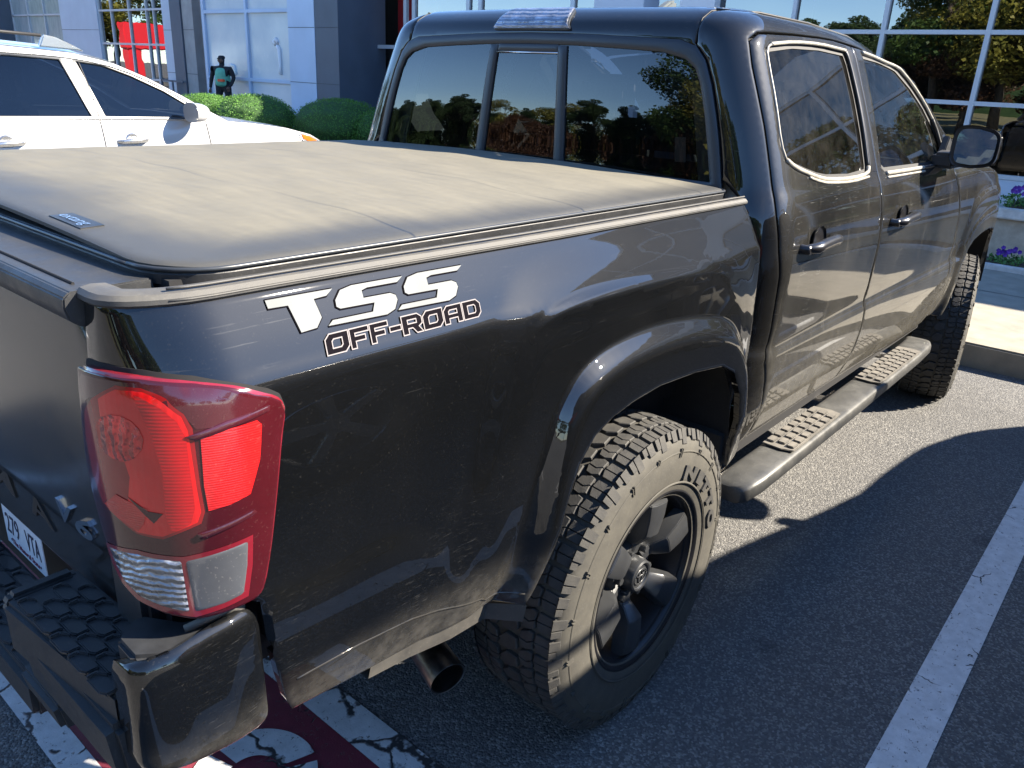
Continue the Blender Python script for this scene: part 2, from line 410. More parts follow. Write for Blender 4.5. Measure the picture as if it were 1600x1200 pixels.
def segdist(poly,X,Y):
    P=np.array(poly);Q=np.roll(P,-1,axis=0);d=np.full(len(X),1e9)
    for (ax,ay),(bx,by) in zip(P,Q):
        dx,dy=bx-ax,by-ay;L=dx*dx+dy*dy+1e-18
        t=np.clip(((X-ax)*dx+(Y-ay)*dy)/L,0,1)
        d=np.minimum(d,np.hypot(ax+t*dx-X,ay+t*dy-Y))
    return d
def area(P): return .5*sum(P[i][0]*P[(i+1)%len(P)][1]-P[(i+1)%len(P)][0]*P[i][1] for i in range(len(P)))
def surf_n(S,u,v,flip=1):
    h=.002; p=np.array(S(u,v)); a=np.array(S(u+h,v))-np.array(S(u-h,v)); b=np.array(S(u,v+h))-np.array(S(u,v-h))
    n=np.cross(a,b); L=np.linalg.norm(n)
    return n/(L if L>1e-12 else 1)*flip
def patch(name,S,outline,mat,parent=None,holes=(),step=.012,th=.012,roll=.0025,off=0.,ch=0,flip=1,smooth=True,bulge=0,hmul=1,lines=()):
    """curved panel: 2-D outline (with holes) filled with a fine grid and laid on the surface S(u,v), edges rolled in"""
    loops=[outline]+list(holes)
    lp=[]
    for i,L in enumerate(loops):
        if ch: L=chaikin(L,ch)
        L=resample(L,step)
        if (area(L)<0)!=(i>0): L=L[::-1]
        lp.append(L)
    pts=[];edges=[]
    for L in lp:
        b=len(pts);pts+=L;edges+=[(b+i,b+(i+1)%len(L)) for i in range(len(L))]
    LP=[]
    for L in lines:
        Q=np.array(resample(L,step*.8,False)); k=pip(lp[0],Q[:,0],Q[:,1])&(segdist(lp[0],Q[:,0],Q[:,1])>step*.8)
        b=len(pts); idx=[]
        for q,ok in zip(Q,k):
            if ok:
                if idx and idx[-1]==len(pts)-1: edges.append((len(pts)-1,len(pts)))
                idx.append(len(pts)); pts.append(tuple(q)); LP.append(q)
            else: idx.append(-1)
    nb=len(pts)
    O=np.array(lp[0]);x0,y0=O.min(0);x1,y1=O.max(0)
    gx,gy=np.meshgrid(np.arange(x0+step*.5,x1,step),np.arange(y0+step*.43,y1,step));gx=gx+((np.arange(gx.shape[0])%2)*step*.5)[:,None]
    X=gx.ravel();Y=gy.ravel()
    def dist(X,Y):
        d=np.full(len(X),1e9)
        for L in lp:d=np.minimum(d,segdist(L,X,Y))
        return d
    def inside(X,Y):
        m=pip(lp[0],X,Y)
        for L in lp[1:]: m&=~pip(L,X,Y)
        return m
    if len(X):
        m=inside(X,Y);X=X[m];Y=Y[m]
        d=dist(X,Y) if len(X) else np.zeros(0)
        rl=roll*3.0 if roll else 0
        k=d>max(step*.55,rl+step*.35);X=X[k];Y=Y[k]
        if LP:
            LQ=np.array(LP)
            dd=np.array([np.hypot(LQ[:,0]-x_,LQ[:,1]-y_).min() for x_,y_ in zip(X,Y)]);k=dd>step*.50;X=X[k];Y=Y[k]
    extra=[]
    if roll:
        for L in lp:
            n=len(L)
            for q,w in enumerate((1.0,3.0)):
                E=[]
                for i in range(n):
                    a,b,c=np.array(L[i-1]),np.array(L[i]),np.array(L[(i+1)%n])
                    t=(c-a);t/=np.linalg.norm(t)+1e-12
                    E.append(b+np.array((-t[1],t[0]))*roll*w)
                E=np.array(E);dd=dist(E[:,0],E[:,1]);ii=inside(E[:,0],E[:,1])
                for e,ok,d1 in zip(E,ii,dd):
                    if ok and d1>roll*w*.93: extra.append(tuple(e))
    allp=pts+extra+list(zip(X.tolist(),Y.tolist()))
    res=delaunay_2d_cdt([Vector(p) for p in allp],edges,[],0,1e-7)
    V2=np.array([v[:] for v in res[0]]);F=np.array([f for f in res[2] if len(f)==3])
    C=V2[F].mean(1);k=inside(C[:,0],C[:,1]);F=F[k]
    A=V2[F];ar=(A[:,1,0]-A[:,0,0])*(A[:,2,1]-A[:,0,1])-(A[:,2,0]-A[:,0,0])*(A[:,1,1]-A[:,0,1])
    F=[tuple(f if a>0 else f[::-1]) for f,a in zip(F.tolist(),ar) if abs(a)>1e-12]
    dv=dist(V2[:,0],V2[:,1])
    V=[];N=[]
    for (u,v),d in zip(V2,dv):
        n=surf_n(S,u,v,flip); o=off
        if roll and d<roll*3: o-=roll*(1-d/(roll*3))**2
        if bulge: o+=bulge*(1-math.exp(-d/bulge*hmul*.5))
        V.append(np.array(S(u,v))+n*o);N.append(n)
    if flip<0: F=[f[::-1] for f in F]
    # rim
    ec={}
    for f in F:
        for a,b in ((f[0],f[1]),(f[1],f[2]),(f[2],f[0])): ec[(a,b)]=1
    be=[e for e in ec if (e[1],e[0]) not in ec]
    if th:
        mp={}
        for a,b in be:
            for q in (a,b):
                if q not in mp: mp[q]=len(V);V.append(V[q]-N[q]*th)
            F.append((b,a,mp[a],mp[b]))
    o=mesh_obj(name,V,F,mat,parent,smooth,auto=50)
    return o
def mirror_copy(o,parent):
    """a left-hand twin of a right-hand part: mirrored mesh, normals kept outward"""
    me=o.data.copy(); 
    for v in me.vertices: v.co.y=-v.co.y
    me.flip_normals(); me.update()
    c=bpy.data.objects.new(o.name,me); COL.objects.link(c); c.parent=parent
    for ch in o.children:
        if ch.type=='MESH': mirror_copy(ch,c)
    return c
def text_mesh(txt,size=1,extr=0,bold=0,spacing=1.0,shear=0):
    cu=bpy.data.curves.new('t','FONT'); cu.body=txt; cu.size=size; cu.extrude=extr; cu.offset=bold; cu.space_character=spacing; cu.shear=shear; cu.resolution_u=3
    o=bpy.data.objects.new('t',cu); COL.objects.link(o)
    dg=bpy.context.evaluated_depsgraph_get(); me=bpy.data.meshes.new_from_object(o.evaluated_get(dg))
    V=[v.co[:] for v in me.vertices];F=[tuple(p.vertices) for p in me.polygons]
    bpy.data.objects.remove(o); bpy.data.curves.remove(cu); bpy.data.meshes.remove(me)
    return V,F
def text_obj(name,txt,mat,parent,origin,xd,yd,size,extr=.001,bold=0,spacing=1,fitw=None,shear=0,align='l'):
    V,F=text_mesh(txt,1,0,bold,spacing,shear)
    if not V: return None
    A=np.array(V); x0,x1=A[:,0].min(),A[:,0].max(); w=x1-x0
    sx=(fitw/w) if fitw else size
    xd=Vector(xd).normalized();yd=Vector(yd).normalized();nd=xd.cross(yd)
    O=Vector(origin); c={'l':0,'c':.5,'r':1}[align]
    base=[O+xd*((v[0]-x0-w*c)*sx)+yd*(v[1]*size) for v in V]
    n=len(base); VV=[b+nd*extr for b in base]; FF=list(F)
    # side walls
    ec={}
    for f_ in F:
        for i in range(len(f_)): ec[(f_[i],f_[(i+1)%len(f_)])]=1
    VV+= [b for b in base]
    for a,b in ec:
        if (b,a) not in ec: FF.append((b,a,a+n,b+n))
    return mesh_obj(name,VV,FF,mat,parent,False)
import math
def interp(T, x):
    # monotone cubic through table T [(x,y)...]
    n=len(T)
    if x<=T[0][0]:
        s=(T[1][1]-T[0][1])/(T[1][0]-T[0][0]); return T[0][1]+s*(x-T[0][0])
    if x>=T[-1][0]:
        s=(T[-1][1]-T[-2][1])/(T[-1][0]-T[-2][0]); return T[-1][1]+s*(x-T[-1][0])
    i=0
    while T[i+1][0]<x: i+=1
    def sl(j): return (T[j+1][1]-T[j][1])/(T[j+1][0]-T[j][0])
    def tan(j):
        if j==0: return sl(0)
        if j==n-1: return sl(n-2)
        a,b=sl(j-1),sl(j)
        return 0.0 if a*b<=0 else 2*a*b/(a+b)
    h=T[i+1][0]-T[i][0]; t=(x-T[i][0])/h
    m0,m1=tan(i)*h,tan(i+1)*h
    return (2*t**3-3*t*t+1)*T[i][1]+(t**3-2*t*t+t)*m0+(-2*t**3+3*t*t)*T[i+1][1]+(t**3-t*t)*m1
def sstep(a,b,x):
    t=(x-a)/(b-a); t=0 if t<0 else 1 if t>1 else t
    return t*t*(3-2*t)
BLIS=[(-.60,.58),(-.565,.75),(-.53,.92),(-.50,1.05),(-.476,1.115),(-.442,1.143),(-.386,1.158),(-.285,1.168),(-.136,1.168),(.054,1.157),(.212,1.142),(.323,1.116),(.40,1.07),(.448,.97),(.475,.8),(.485,.55)]
FLAR=[(-.50,.54),(-.485,.64),(-.465,.73),(-.445,.82),(-.42,.90),(-.385,.967),(-.335,1.015),(-.252,1.043),(-.122,1.054),(.013,1.05),(.169,1.032),(.316,.995),(.395,.94),(.46,.86),(.495,.75),(.51,.62),(.515,.54)]
OPEN=[(-.46,.541),(-.44,.597),(-.404,.667),(-.376,.76),(-.345,.833),(-.300,.878),(-.239,.902),(-.164,.915),(-.053,.922),(.11,.912),(.255,.892),(.33,.857),(.388,.780),(.412,.69),(.42,.58)]
def crisp(w,d):
    t=max(0,min(1,d/w)); return 1-(1-t)**2
import numpy as _np
_AD={}
def _prep(P):
    Q=[tuple(p) for p in P]
    for _ in range(3):
        R=[Q[0]]
        for p,q in zip(Q,Q[1:]): R+=[(p[0]*.75+q[0]*.25,p[1]*.75+q[1]*.25),(p[0]*.25+q[0]*.75,p[1]*.25+q[1]*.75)]
        R.append(Q[-1]);Q=R
    Q=_np.array(Q[::2]+[Q[-1]] if len(Q)%2==0 else Q[::2])
    A=Q[:-1];D=Q[1:]-A;L=(D*D).sum(1);k=L>1e-12;A,D,L=A[k],D[k],L[k]
    lo=_np.zeros(len(L));hi=_np.ones(len(L));lo[0]=-9e9;hi[-1]=9e9
    return A,D,L,lo,hi
def arcdist(P,x,z):
    # signed distance to the smoothed polyline, >0 on the wheel side
    k=id(P)
    if k not in _AD:_AD[k]=_prep(P)
    A,D,L,lo,hi=_AD[k]
    rx=x-A[:,0];rz=z-A[:,1]
    t=_np.clip((rx*D[:,0]+rz*D[:,1])/L,lo,hi)
    qx=rx-t*D[:,0];qz=rz-t*D[:,1];d=qx*qx+qz*qz;i=int(d.argmin())
    cr=D[i,0]*rz[i]-D[i,1]*rx[i]
    return (-1 if cr>0 else 1)*math.sqrt(d[i])
BEDP=[(.40,.80),(.50,.848),(.55,.872),(.62,.895),(.70,.908),(.85,.917),(1.0,.9185),(1.09,.9165),(1.148,.9115),(1.163,.9035),(1.20,.885),(1.24,.863),(1.27,.846),(1.30,.827)]
DENT=[(-1.03,.850),(-.926,.836),(-.854,.842),(-.789,.843),(-.734,.830),(-.673,.793),(-.627,.728),(-.563,.636),(-.53,.56)]
XC,RC=-1.015,.135   # rear corner: start of the rounding, plan radius
def bed(u,z):
    """outer skin of the bed side, right hand. u = x on the side, arc length round the rear corner"""
    Y=interp(BEDP,z); off=.918-Y
    plan=.018*sstep(-.2,-1.05,u)      # gentle narrowing to the tail
    q=math.pi/2*RC
    if u>=XC:
        x=u;y=.918-plan-off;nx=0
        db=arcdist(BLIS,x,z)
        w=.035 if z>1.0 else .035+.10*sstep(1.0,.7,z)
        if x>.2:w=.05
        kk=sstep(1.11,1.16,z); b=.010*sstep(-.085,.004,db)+.009*kk*crisp(.016,db)+.004*(1-kk)*sstep(-.01,.05,db)
        df=arcdist(FLAR,x,z)
        # lip rolls in at the opening
        yt=.966-.13*max(0,.70-z)
        if u<-.45 and z<.95: y+=.0065*sstep(-.01,.05,arcdist(DENT,x,z))
        cf=.45*sstep(.84,1.02,z); w2=(1-cf)*sstep(-.004,.055,df)+cf*crisp(.040,df)
        y=(y+b)*(1-w2)+max(yt,y+b)*w2
        return (x,-y,z)
    y0=.918-.018
    if u>XC-q:
        a=(XC-u)/RC
        nx=math.sin(a);ny=math.cos(a)
        x=XC-RC*nx;y=y0-RC+RC*ny
    else:
        nx,ny=1,0
        d=(XC-q)-u
        x=XC-RC+ .04*d; y=y0-RC-d
    x+=nx*off*.15;y-=ny*off
    return (x,-y,z)
# cab
CABP=[(.48,.85),(.54,.880),(.60,.902),(.66,.918),(.76,.928),(.805,.926),(.835,.9165),(.90,.922),(1.05,.926),(1.14,.918),(1.20,.907),(1.25,.893),(1.285,.877),(1.34,.857),(1.42,.828),(1.52,.789),(1.60,.756),(1.66,.731)]
CV=[(1.66,1.66,.731),(1.70,1.695,.714),(1.73,1.717,.698),(1.76,1.736,.675),(1.79,1.748,.645),(1.83,1.757,.605),(2.4,1.792,.0)]
CABX=[(.5,.565),(1.2,.585),(1.28,.598),(1.5,.612),(1.62,.622),(1.68,.630),(1.72,.645),(1.75,.672),(1.78,.70),(1.83,.745),(2.4,1.5)]
ROOFE=[(1.2,1.736),(1.5,1.728),(1.75,1.706),(1.9,1.677),(2.1,1.612),(2.3,1.52),(2.5,1.40),(2.7,1.29),(2.9,1.20)]
CVZ=[(a,b) for a,b,c in CV];CVY=[(a,c) for a,b,c in CV]
def cab(u,v):
    if v<=1.66: Z=v;Y=interp(CABP,v)
    else: Z=interp(CVZ,v);Y=interp(CVY,v)
    if v>=1.83:
        t=(v-1.83)/.57
        Z=1.757+.035*(1-(1-t)**2);Y=.605*(1-t)
        X=.745+.75*t
    else: X=interp(CABX,v)
    if v>=1.83: rc=.13*(1-t)
    else: rc=.13
    if v<1.30: rc=.13
    X1=X+rc
    if v>1.64 and u>1.2:
        zE=interp(ROOFE,u); k=sstep(1.64,1.74,v)
        Z-=(1.736-zE)*k; Y*=1+(interp(CABP,min(zE,1.66))/interp(CABP,1.66)-1)*k
    if v<1.83: Y+=.018*sstep(1.2,2.6,u)*sstep(1.5,1.1,Z)
    if u>=.78:
        x=X1+(u-.78) if u<.78 else u+(X1-.78)*(1-sstep(.78,1.5,u))
        if v>1.83: x=u+(X1-.78)*(1-sstep(.78,2.2,u))
        return (x,-Y,Z)
    if u>.58:
        a=(.78-u)/.2*math.pi/2
        return (X1-rc*math.sin(a),-(Y-rc+rc*math.cos(a)),Z)
    y=(Y-rc)*(u+.12)/.70
    return (X-.025*(1-(y/max(Y-rc,1e-4))**2)*(1 if v<1.83 else 1-t),-y,Z)

def fen(u,v):
    """front wing outer skin"""
    x,y,z=cab(u,min(v,1.28)) if v<1.2 else cab(u,1.2)
    Y=-y
    if v>=1.2:
        Y-=interp([(1.2,0),(1.235,.012),(1.262,.05),(1.275,.12)],v); z=v
    m=-(u-3.235)+.02
    Y=Y+.012*sstep(-.006,.05,arcdist(BLIS,m,v)); w2=sstep(0,.055,arcdist(FLAR,m,v))
    Y=Y*(1-w2)+max(.965-.10*max(0,.70-v),Y)*w2
    z-=.05*sstep(2.9,3.8,u)*sstep(1.0,1.25,v)
    Y-=.16*max(0,(u-3.35)/.55)**2.2
    return (u,-Y,z)
def TGX(z): return interp([(.60,-1.095),(.80,-1.122),(.845,-1.128),(.872,-1.150),(.955,-1.156),(1.10,-1.156),(1.2,-1.151),(1.24,-1.147),(1.27,-1.135)],z)
def tg(s,z): return (TGX(z)+.010*(s/.74)**4,-s,z)
# ------------------------------------------------------------------ the black pickup truck
truck=empty('pickup_truck',(0,0,0))
tag(truck,'dusty black pickup with soft bed cover, red tail lamp and off-road decals, nearest the viewer','pickup truck')
TSUB=[]
left_twins=[]
def G(a,b): return a
bed_top=[(-1.262,1.262),(-1.1,1.266),(.0,1.270),(.486,1.272)]
bed_front=[(.495,1.24),(.500,1.15),(.503,1.02),(.506,.90),(.508,.80),(.502,.70),(.488,.625),(.458,.565),(.425,.545)]
bed_bot=[(-.46,.541),(-.60,.541),(-.70,.546),(-.80,.556),(-.87,.566),(-.970,.582),(-.985,.616),(-1.002,.68),(-1.018,.76),(-1.026,.83),(-1.05,.845),(-1.15,.84),(-1.20,.86),(-1.235,.93),(-1.262,1.0)]
bed_out=bed_top+bed_front+[p for p in OPEN[::-1]][0:]+bed_bot[1:]
def parallels(P,ds):
    # the crease line and lines running beside it, so that the mesh follows the crease
    A=_prep(P); Q=np.vstack([A[0],A[0][-1]+A[1][-1]]); T=np.gradient(Q,axis=0); T/=np.linalg.norm(T,axis=1)[:,None]; N=np.stack([T[:,1],-T[:,0]],1)
    out=[]
    for d in ds:
        R=[tuple(q) for q in (Q+N*d)]
        keep=[p for p in R if abs(abs(arcdist(P,*p))-abs(d))<.0015]
        out.append(keep)
    return out
bed_side=patch('bed_side',bed,resample(bed_out,.03),M['paint_scuffed'],truck,step=.0105,th=.016,roll=.003,lines=parallels(FLAR,(-.008,0,.007,.015,.024,.034,.045,.056,.068))+parallels(BLIS,(-.02,-.008,0,.008,.017)))
left_twins.append(bed_side)
# lower seam stamped along the sill of the bed side: a slim raised bead
def on(S,P,off): 
    out=[]
    for u,v in P:
        n=surf_n(S,u,v); out.append(Vector(np.array(S(u,v))+n*off))
    return out
bead=MB().tube(on(bed,resample([(-.971,.656),(-.85,.650),(-.731,.636),(-.63,.608),(-.55,.583),(-.527,.566),(-.46,.569)],.02,False),-.0012),.0026,8)
bead.build('sill_seam',M['paint'],bed_side,True)
# inner flange under the bed side
fl=MB(); P=[(-.80,.552),(-.70,.54),(-.60,.534),(-.50,.53),(-.455,.535)]
V=[];F=[]
for i,(u,v) in enumerate(P):
    x,y,z=bed(u,v); V+=[(x,y+.004,z+.006),(x,y+.012,z-.028-.012*i/4),(x,y+.045,z-.030-.012*i/4),(x,y+.045,z+.0)]
for i in range(len(P)-1):
    for k in range(3): F.append((i*4+k,i*4+k+4,i*4+k+5,i*4+k+1))
fl.add(V,F); fl.build('sill_flange',M['plastic_dusty'],truck,False)
# wheel-house liners
def liner(name,cx,par):
    m=MB(); prof=[]
    A=[(cx+p[0],p[1]) for p in resample(OPEN,.05,False)]
    V=[];F=[]
    for (x,z) in A:
        dx,dz=x-cx,z-.42
        for (yy,k) in ((-.935,1.0),(-.90,1.03),(-.62,1.04),(-.55,.9)):
            V.append((cx+dx*k,yy,.42+dz*k))
    n=len(A)
    for i in range(n-1):
        for k in range(3): F.append((i*4+k,i*4+k+1,i*4+k+5,i*4+k+4))
    b=len(V)
    V.append((cx,-.55,.42))
    for i in range(n-1): F.append((i*4+3,(i+1)*4+3,b))
    m.add(V,F)
    m.box(cx+.40,cx+.43,-.925,-.56,.40,.64);
    return m.build(name,M['liner'],par,True,auto=40)
l1=liner('wheel_arch_liner',0,truck); left_twins.append(l1)
l2=liner('wheel_arch_liner',3.225,truck); left_twins.append(l2)

# ---- decals on the bed side
TEE=[(-.954,1.2475),(-.845,1.2468),(-.858,1.2360),(-.879,1.2355),(-.876,1.212),(-.890,1.1995),(-.918,1.1985),(-.924,1.2335),(-.954,1.2340)]
S1=[(-.715,1.2462),(-.812,1.2465),(-.834,1.243),(-.848,1.231),(-.850,1.221),(-.843,1.2165),(-.782,1.2155),(-.790,1.2075),(-.862,1.2080),(-.872,1.1985),(-.766,1.1965),(-.748,1.2015),(-.737,1.214),(-.738,1.2225),(-.748,1.2270),(-.798,1.2275),(-.796,1.2345),(-.786,1.2365),(-.728,1.2362)]
S2=[(u+.128,v+.0003) for u,v in S1]
db=bed_side
for P in (TEE,S1,S2):
    e=patch('decal_edge',bed,[(u,v) for u,v in P],M['decal_edge'],db,step=.012,th=.0006,roll=0,off=.0015)
    cx=sum(p[0] for p in P)/len(P);cy=sum(p[1] for p in P)/len(P)
    # inset copy
    n=len(P);Q=[]
    sg=1 if area(P)>0 else -1
    for i in range(n):
        a,b,c=np.array(P[i-1]),np.array(P[i]),np.array(P[(i+1)%n]); t=(c-a)/np.linalg.norm(c-a); Q.append(tuple(b+np.array((-t[1],t[0]))*sg*.0018))
    o=patch('decal_letter',bed,Q,M['decal_silver'],db,step=.010,th=.0006,roll=0,off=.0024)
def ribbon(name,S,loops,w,mat,parent,off,closed=True,th=0):
    V=[];F=[]
    for L in loops:
        L=resample(L,.012,closed);n=len(L);b=len(V)
        for i in range(n):
            if closed: a,c=np.array(L[i-1]),np.array(L[(i+1)%n])
            else: a,c=np.array(L[max(i-1,0)]),np.array(L[min(i+1,n-1)])
            p=np.array(L[i]);d1=p-a;d2=c-p
            d1/=np.linalg.norm(d1)+1e-9;d2/=np.linalg.norm(d2)+1e-9
            if np.linalg.norm(p-a)<1e-9:d1=d2
            if np.linalg.norm(c-p)<1e-9:d2=d1
            t=d1+d2;t/=np.linalg.norm(t)+1e-9;nn=np.array((-t[1],t[0]));k=w/2/max(.5,abs(np.dot(nn,(-d1[1],d1[0]))))
            for q in (p+nn*k,p-nn*k):
                V.append(np.array(S(*q))+surf_n(S,*q)*off)
        m=n if closed else n-1
        for i in range(m):
            j=(i+1)%n;F.append((b+2*i,b+2*i+1,b+2*j+1,b+2*j))
    return mesh_obj(name,V,F,mat,parent,True)
UL={'O':[[(0,0),(0,.75),(.2,1),(1,1),(1,.25),(.8,0)],[(.28,.28),(.28,.62),(.36,.72),(.72,.72),(.72,.38),(.64,.28)]],
 'F':[[(0,0),(0,1),(1,1),(1,.74),(.27,.74),(.27,.6),(.8,.6),(.8,.34),(.27,.34),(.27,0)]],
 '-':[[(0,.36),(0,.62),(1,.62),(1,.36)]],
 'R':[[(0,0),(0,1),(.8,1),(1,.8),(1,.45),(.82,.32),(1,0),(.68,0),(.5,.3),(.28,.3),(.28,0)],[(.28,.54),(.28,.74),(.72,.74),(.72,.54)]],
 'A':[[(0,0),(0,.75),(.2,1),(1,1),(1,0),(.73,0),(.73,.28),(.27,.28),(.27,0)],[(.27,.52),(.27,.66),(.34,.74),(.73,.74),(.73,.52)]],
 'D':[[(0,0),(0,1),(.8,1),(1,.75),(1,.25),(.8,0)],[(.28,.27),(.28,.73),(.66,.73),(.72,.64),(.72,.36),(.66,.27)]]}
ux=-.886
for ch,w in (('O',.040),('F',.034),('F',.034),('-',.022),('R',.040),('O',.042),('A',.040),('D',.040)):
    x0=ux;ux+=w+.0025
    def mp(p): 
        a,b=p; u=x0+a*w+.004*b-.002; k=(u+.886)/.31
        return (u,1.1640+.0015*k+b*.0262)
    loops=[[mp(p) for p in L] for L in UL[ch]]
    fo=patch('decal_fill',bed,loops[0],M['decal_edge'],db,holes=loops[1:],step=.010,th=.0004,roll=0,off=.0015)
    ribbon('decal_outline',bed,loops,.0016,M['decal_white'],db,.0023)

# ---- tail lamp
LAMP=[(-1.252,1.178),(-1.20,1.182),(-1.14,1.180),(-1.08,1.171),(-1.025,1.153),(-.994,1.141),(-.979,1.131),(-.974,1.114),(-.983,1.08),(-.997,1.0),(-1.012,.917),(-1.024,.866),(-1.033,.852),(-1.059,.845),(-1.107,.836),(-1.15,.845),(-1.186,.858),(-1.213,.885),(-1.230,.918),(-1.247,.946),(-1.262,1.0),(-1.266,1.05),(-1.258,1.114)]
def inset(P,d):
    P=resample(P,.008);sg=1 if area(P)>0 else -1;Q=[]
    n=len(P)
    for i in range(n):
        a,b,c=np.array(P[i-2]),np.array(P[i]),np.array(P[(i+2)%n]); t=(c-a)/(np.linalg.norm(c-a)+1e-9); Q.append(tuple(b+np.array((-t[1],t[0]))*sg*d))
    return Q
rim=patch('tail_lamp',bed,LAMP,M['lamp_rim'],truck,step=.010,th=.024,roll=.003,off=.014,ch=1)
gap=patch('lamp_gap',bed,inset(LAMP,-.006),M['black'],rim,step=.012,th=.004,roll=0,off=.0012,ch=1)
lo=.0155
patch('smoked_lens',bed,inset(LAMP,.0035),M['lamp_dark'],rim,step=.008,th=.003,roll=.001,off=lo,ch=1)
LT=[(-1.245,1.170),(-1.20,1.174),(-1.13,1.171),(-1.06,1.158),(-1.003,1.136),(-1.005,1.130),(-1.085,1.112),(-1.095,1.13),(-1.12,1.152),(-1.15,1.160),(-1.21,1.150),(-1.24,1.13)]
patch('upper_lens',bed,LT,M['lamp_mauve'],rim,step=.008,th=0,roll=0,off=lo+.0004,ch=1)
BR=[(-1.212,1.146),(-1.171,1.168),(-1.139,1.166),(-1.114,1.153),(-1.098,1.137),(-1.091,1.118),(-1.090,1.04),(-1.088,1.003),(-1.093,.987),(-1.137,.965),(-1.169,.968),(-1.195,.983),(-1.222,.996),(-1.240,1.03),(-1.246,1.08),(-1.238,1.12)]
patch('brake_light_lens',bed,BR,M['lamp_brown'],rim,step=.007,th=0,roll=0,off=lo+.0006)
B2=[(-1.200,1.148),(-1.171,1.163),(-1.139,1.161),(-1.116,1.149),(-1.101,1.134),(-1.096,1.116),(-1.094,1.04),(-1.092,1.004),(-1.097,.989),(-1.137,.969),(-1.168,.971),(-1.185,.984),(-1.176,1.01),(-1.168,1.05),(-1.176,1.09),(-1.200,1.11)]
patch('brake_light_lens',bed,B2,M['lamp_red'],rim,step=.006,th=0,roll=0,off=lo+.0010)
MS=[(-1.150,1.158),(-1.122,1.146),(-1.106,1.128),(-1.099,1.108),(-1.098,1.01),(-1.104,.988),(-1.125,.976),(-1.131,1.0),(-1.128,1.06),(-1.135,1.11)]
patch('lens_band',bed,MS,M['lamp_red2'],rim,step=.006,th=0,roll=0,off=lo+.0014)
patch('lens_facet',bed,[(-1.175,1.022),(-1.145,.988),(-1.133,1.003),(-1.150,1.005)],M['lamp_dark'],rim,step=.006,th=0,roll=0,off=lo+.0017)
patch('lens_bulb',bed,[(-1.215,1.090),(-1.205,1.122),(-1.175,1.135),(-1.150,1.125),(-1.142,1.098),(-1.165,1.070),(-1.195,1.072)],M['lamp_bulb'],rim,step=.006,th=0,roll=0,off=lo+.0017,ch=1)
patch('lens_facet',bed,[(-1.216,.998),(-1.192,1.020),(-1.150,1.008),(-1.158,.985),(-1.166,.973),(-1.192,.984)],M['lamp_reflector'],rim,step=.006,th=0,roll=0,off=lo+.0016)
RF=[(-1.084,1.104),(-1.05,1.112),(-1.020,1.114),(-1.014,1.107),(-1.021,1.06),(-1.036,1.016),(-1.060,1.008),(-1.084,1.004),(-1.086,1.04)]
patch('side_reflector',bed,RF,M['lamp_reflector'],rim,step=.006,th=0,roll=0,off=lo+.0010)
for P in ([(-1.098,.972),(-1.033,.992),(-1.030,.987),(-1.060,.976),(-1.095,.964)],[(-1.100,1.108),(-1.055,1.122),(-1.000,1.128),(-1.002,1.122),(-1.05,1.113),(-1.09,1.103)]):
    patch('lens_rib',bed,P,M['lamp_mauve'],rim,step=.005,th=.002,roll=.0012,off=lo+.0035)
WR=[(-1.232,.932),(-1.173,.943),(-1.117,.939),(-1.082,.946),(-1.037,.955),(-1.040,.911),(-1.048,.862),(-1.076,.853),(-1.11,.844),(-1.150,.852),(-1.182,.862),(-1.206,.880),(-1.222,.905)]
patch('lens_border',bed,WR,M['lamp_rim'],rim,step=.008,th=0,roll=0,off=lo+.0008)
WH=[(-1.225,.929),(-1.173,.937),(-1.119,.933),(-1.116,.852),(-1.149,.860),(-1.178,.869),(-1.200,.884),(-1.214,.907)]
patch('reverse_lens',bed,WH,M['lamp_clear'],rim,step=.006,th=.001,roll=.001,off=lo+.0014)
WS=[(-1.115,.933),(-1.082,.940),(-1.043,.948),(-1.046,.911),(-1.053,.868),(-1.076,.860),(-1.110,.852)]
patch('side_clear_lens',bed,WS,M['lamp_clear_side'],rim,step=.006,th=.001,roll=.001,off=lo+.0014)
left_twins.append(rim)
# dark jamb behind lamp/tailgate gap
for s in (1,-1): MB().box(-1.10,-1.02,*sorted((s*.78,s*.70)),.60,1.24).build('tail_jamb',M['black'],truck)
# panel that closes the corner under the lamp
def under(u,v):
    x,y,z=bed(-1.03,max(v,.84)); return (-1.05-.0*(v),y+.03+u,v)
MB().prism([(-1.13,.60),(-1.00,.60),(-1.01,.86),(-1.13,.86)],-.76,-.66,1,bev=.01).build('corner_filler',M['plastic_clean'],truck)

# ---- tailgate
tgp=patch('tailgate',tg,[(-.738,.70),(.748,.70),(.756,.80),(.742,.90),(.756,.97),(.748,1.04),(.746,1.12),(.755,1.18),(.745,1.20),(.722,1.218),(.720,1.235),(-.72,1.235),(-.72,1.218),(-.745,1.20),(-.755,1.18),(-.746,1.12),(-.748,.97),(-.742,.90),(-.756,.80)],M['paint_tail'],truck,step=.02,th=.02,roll=.004)
def tcap(s,v):   # plastic cap over the top edge: v runs up the face then over the top
    P=[(0,-1.156,1.232),(.25,-1.160,1.247),(.4,-1.155,1.259),(.5,-1.145,1.264),(1,-1.065,1.268)]
    return (interp([(p[0],p[1]) for p in P],v),-s,interp([(p[0],p[2]) for p in P],v))
def strip(name,S,u0,u1,nu,v0,v1,nv,mat,parent,smooth=True,auto=50):
    V=[];F=[]
    for i in range(nu+1):
        for j in range(nv+1): V.append(S(u0+(u1-u0)*i/nu,v0+(v1-v0)*j/nv))
    for i in range(nu):
        for j in range(nv):
            a=i*(nv+1)+j;F.append((a,a+nv+1,a+nv+2,a+1))
    return mesh_obj(name,V,F,mat,parent,smooth,auto=auto)
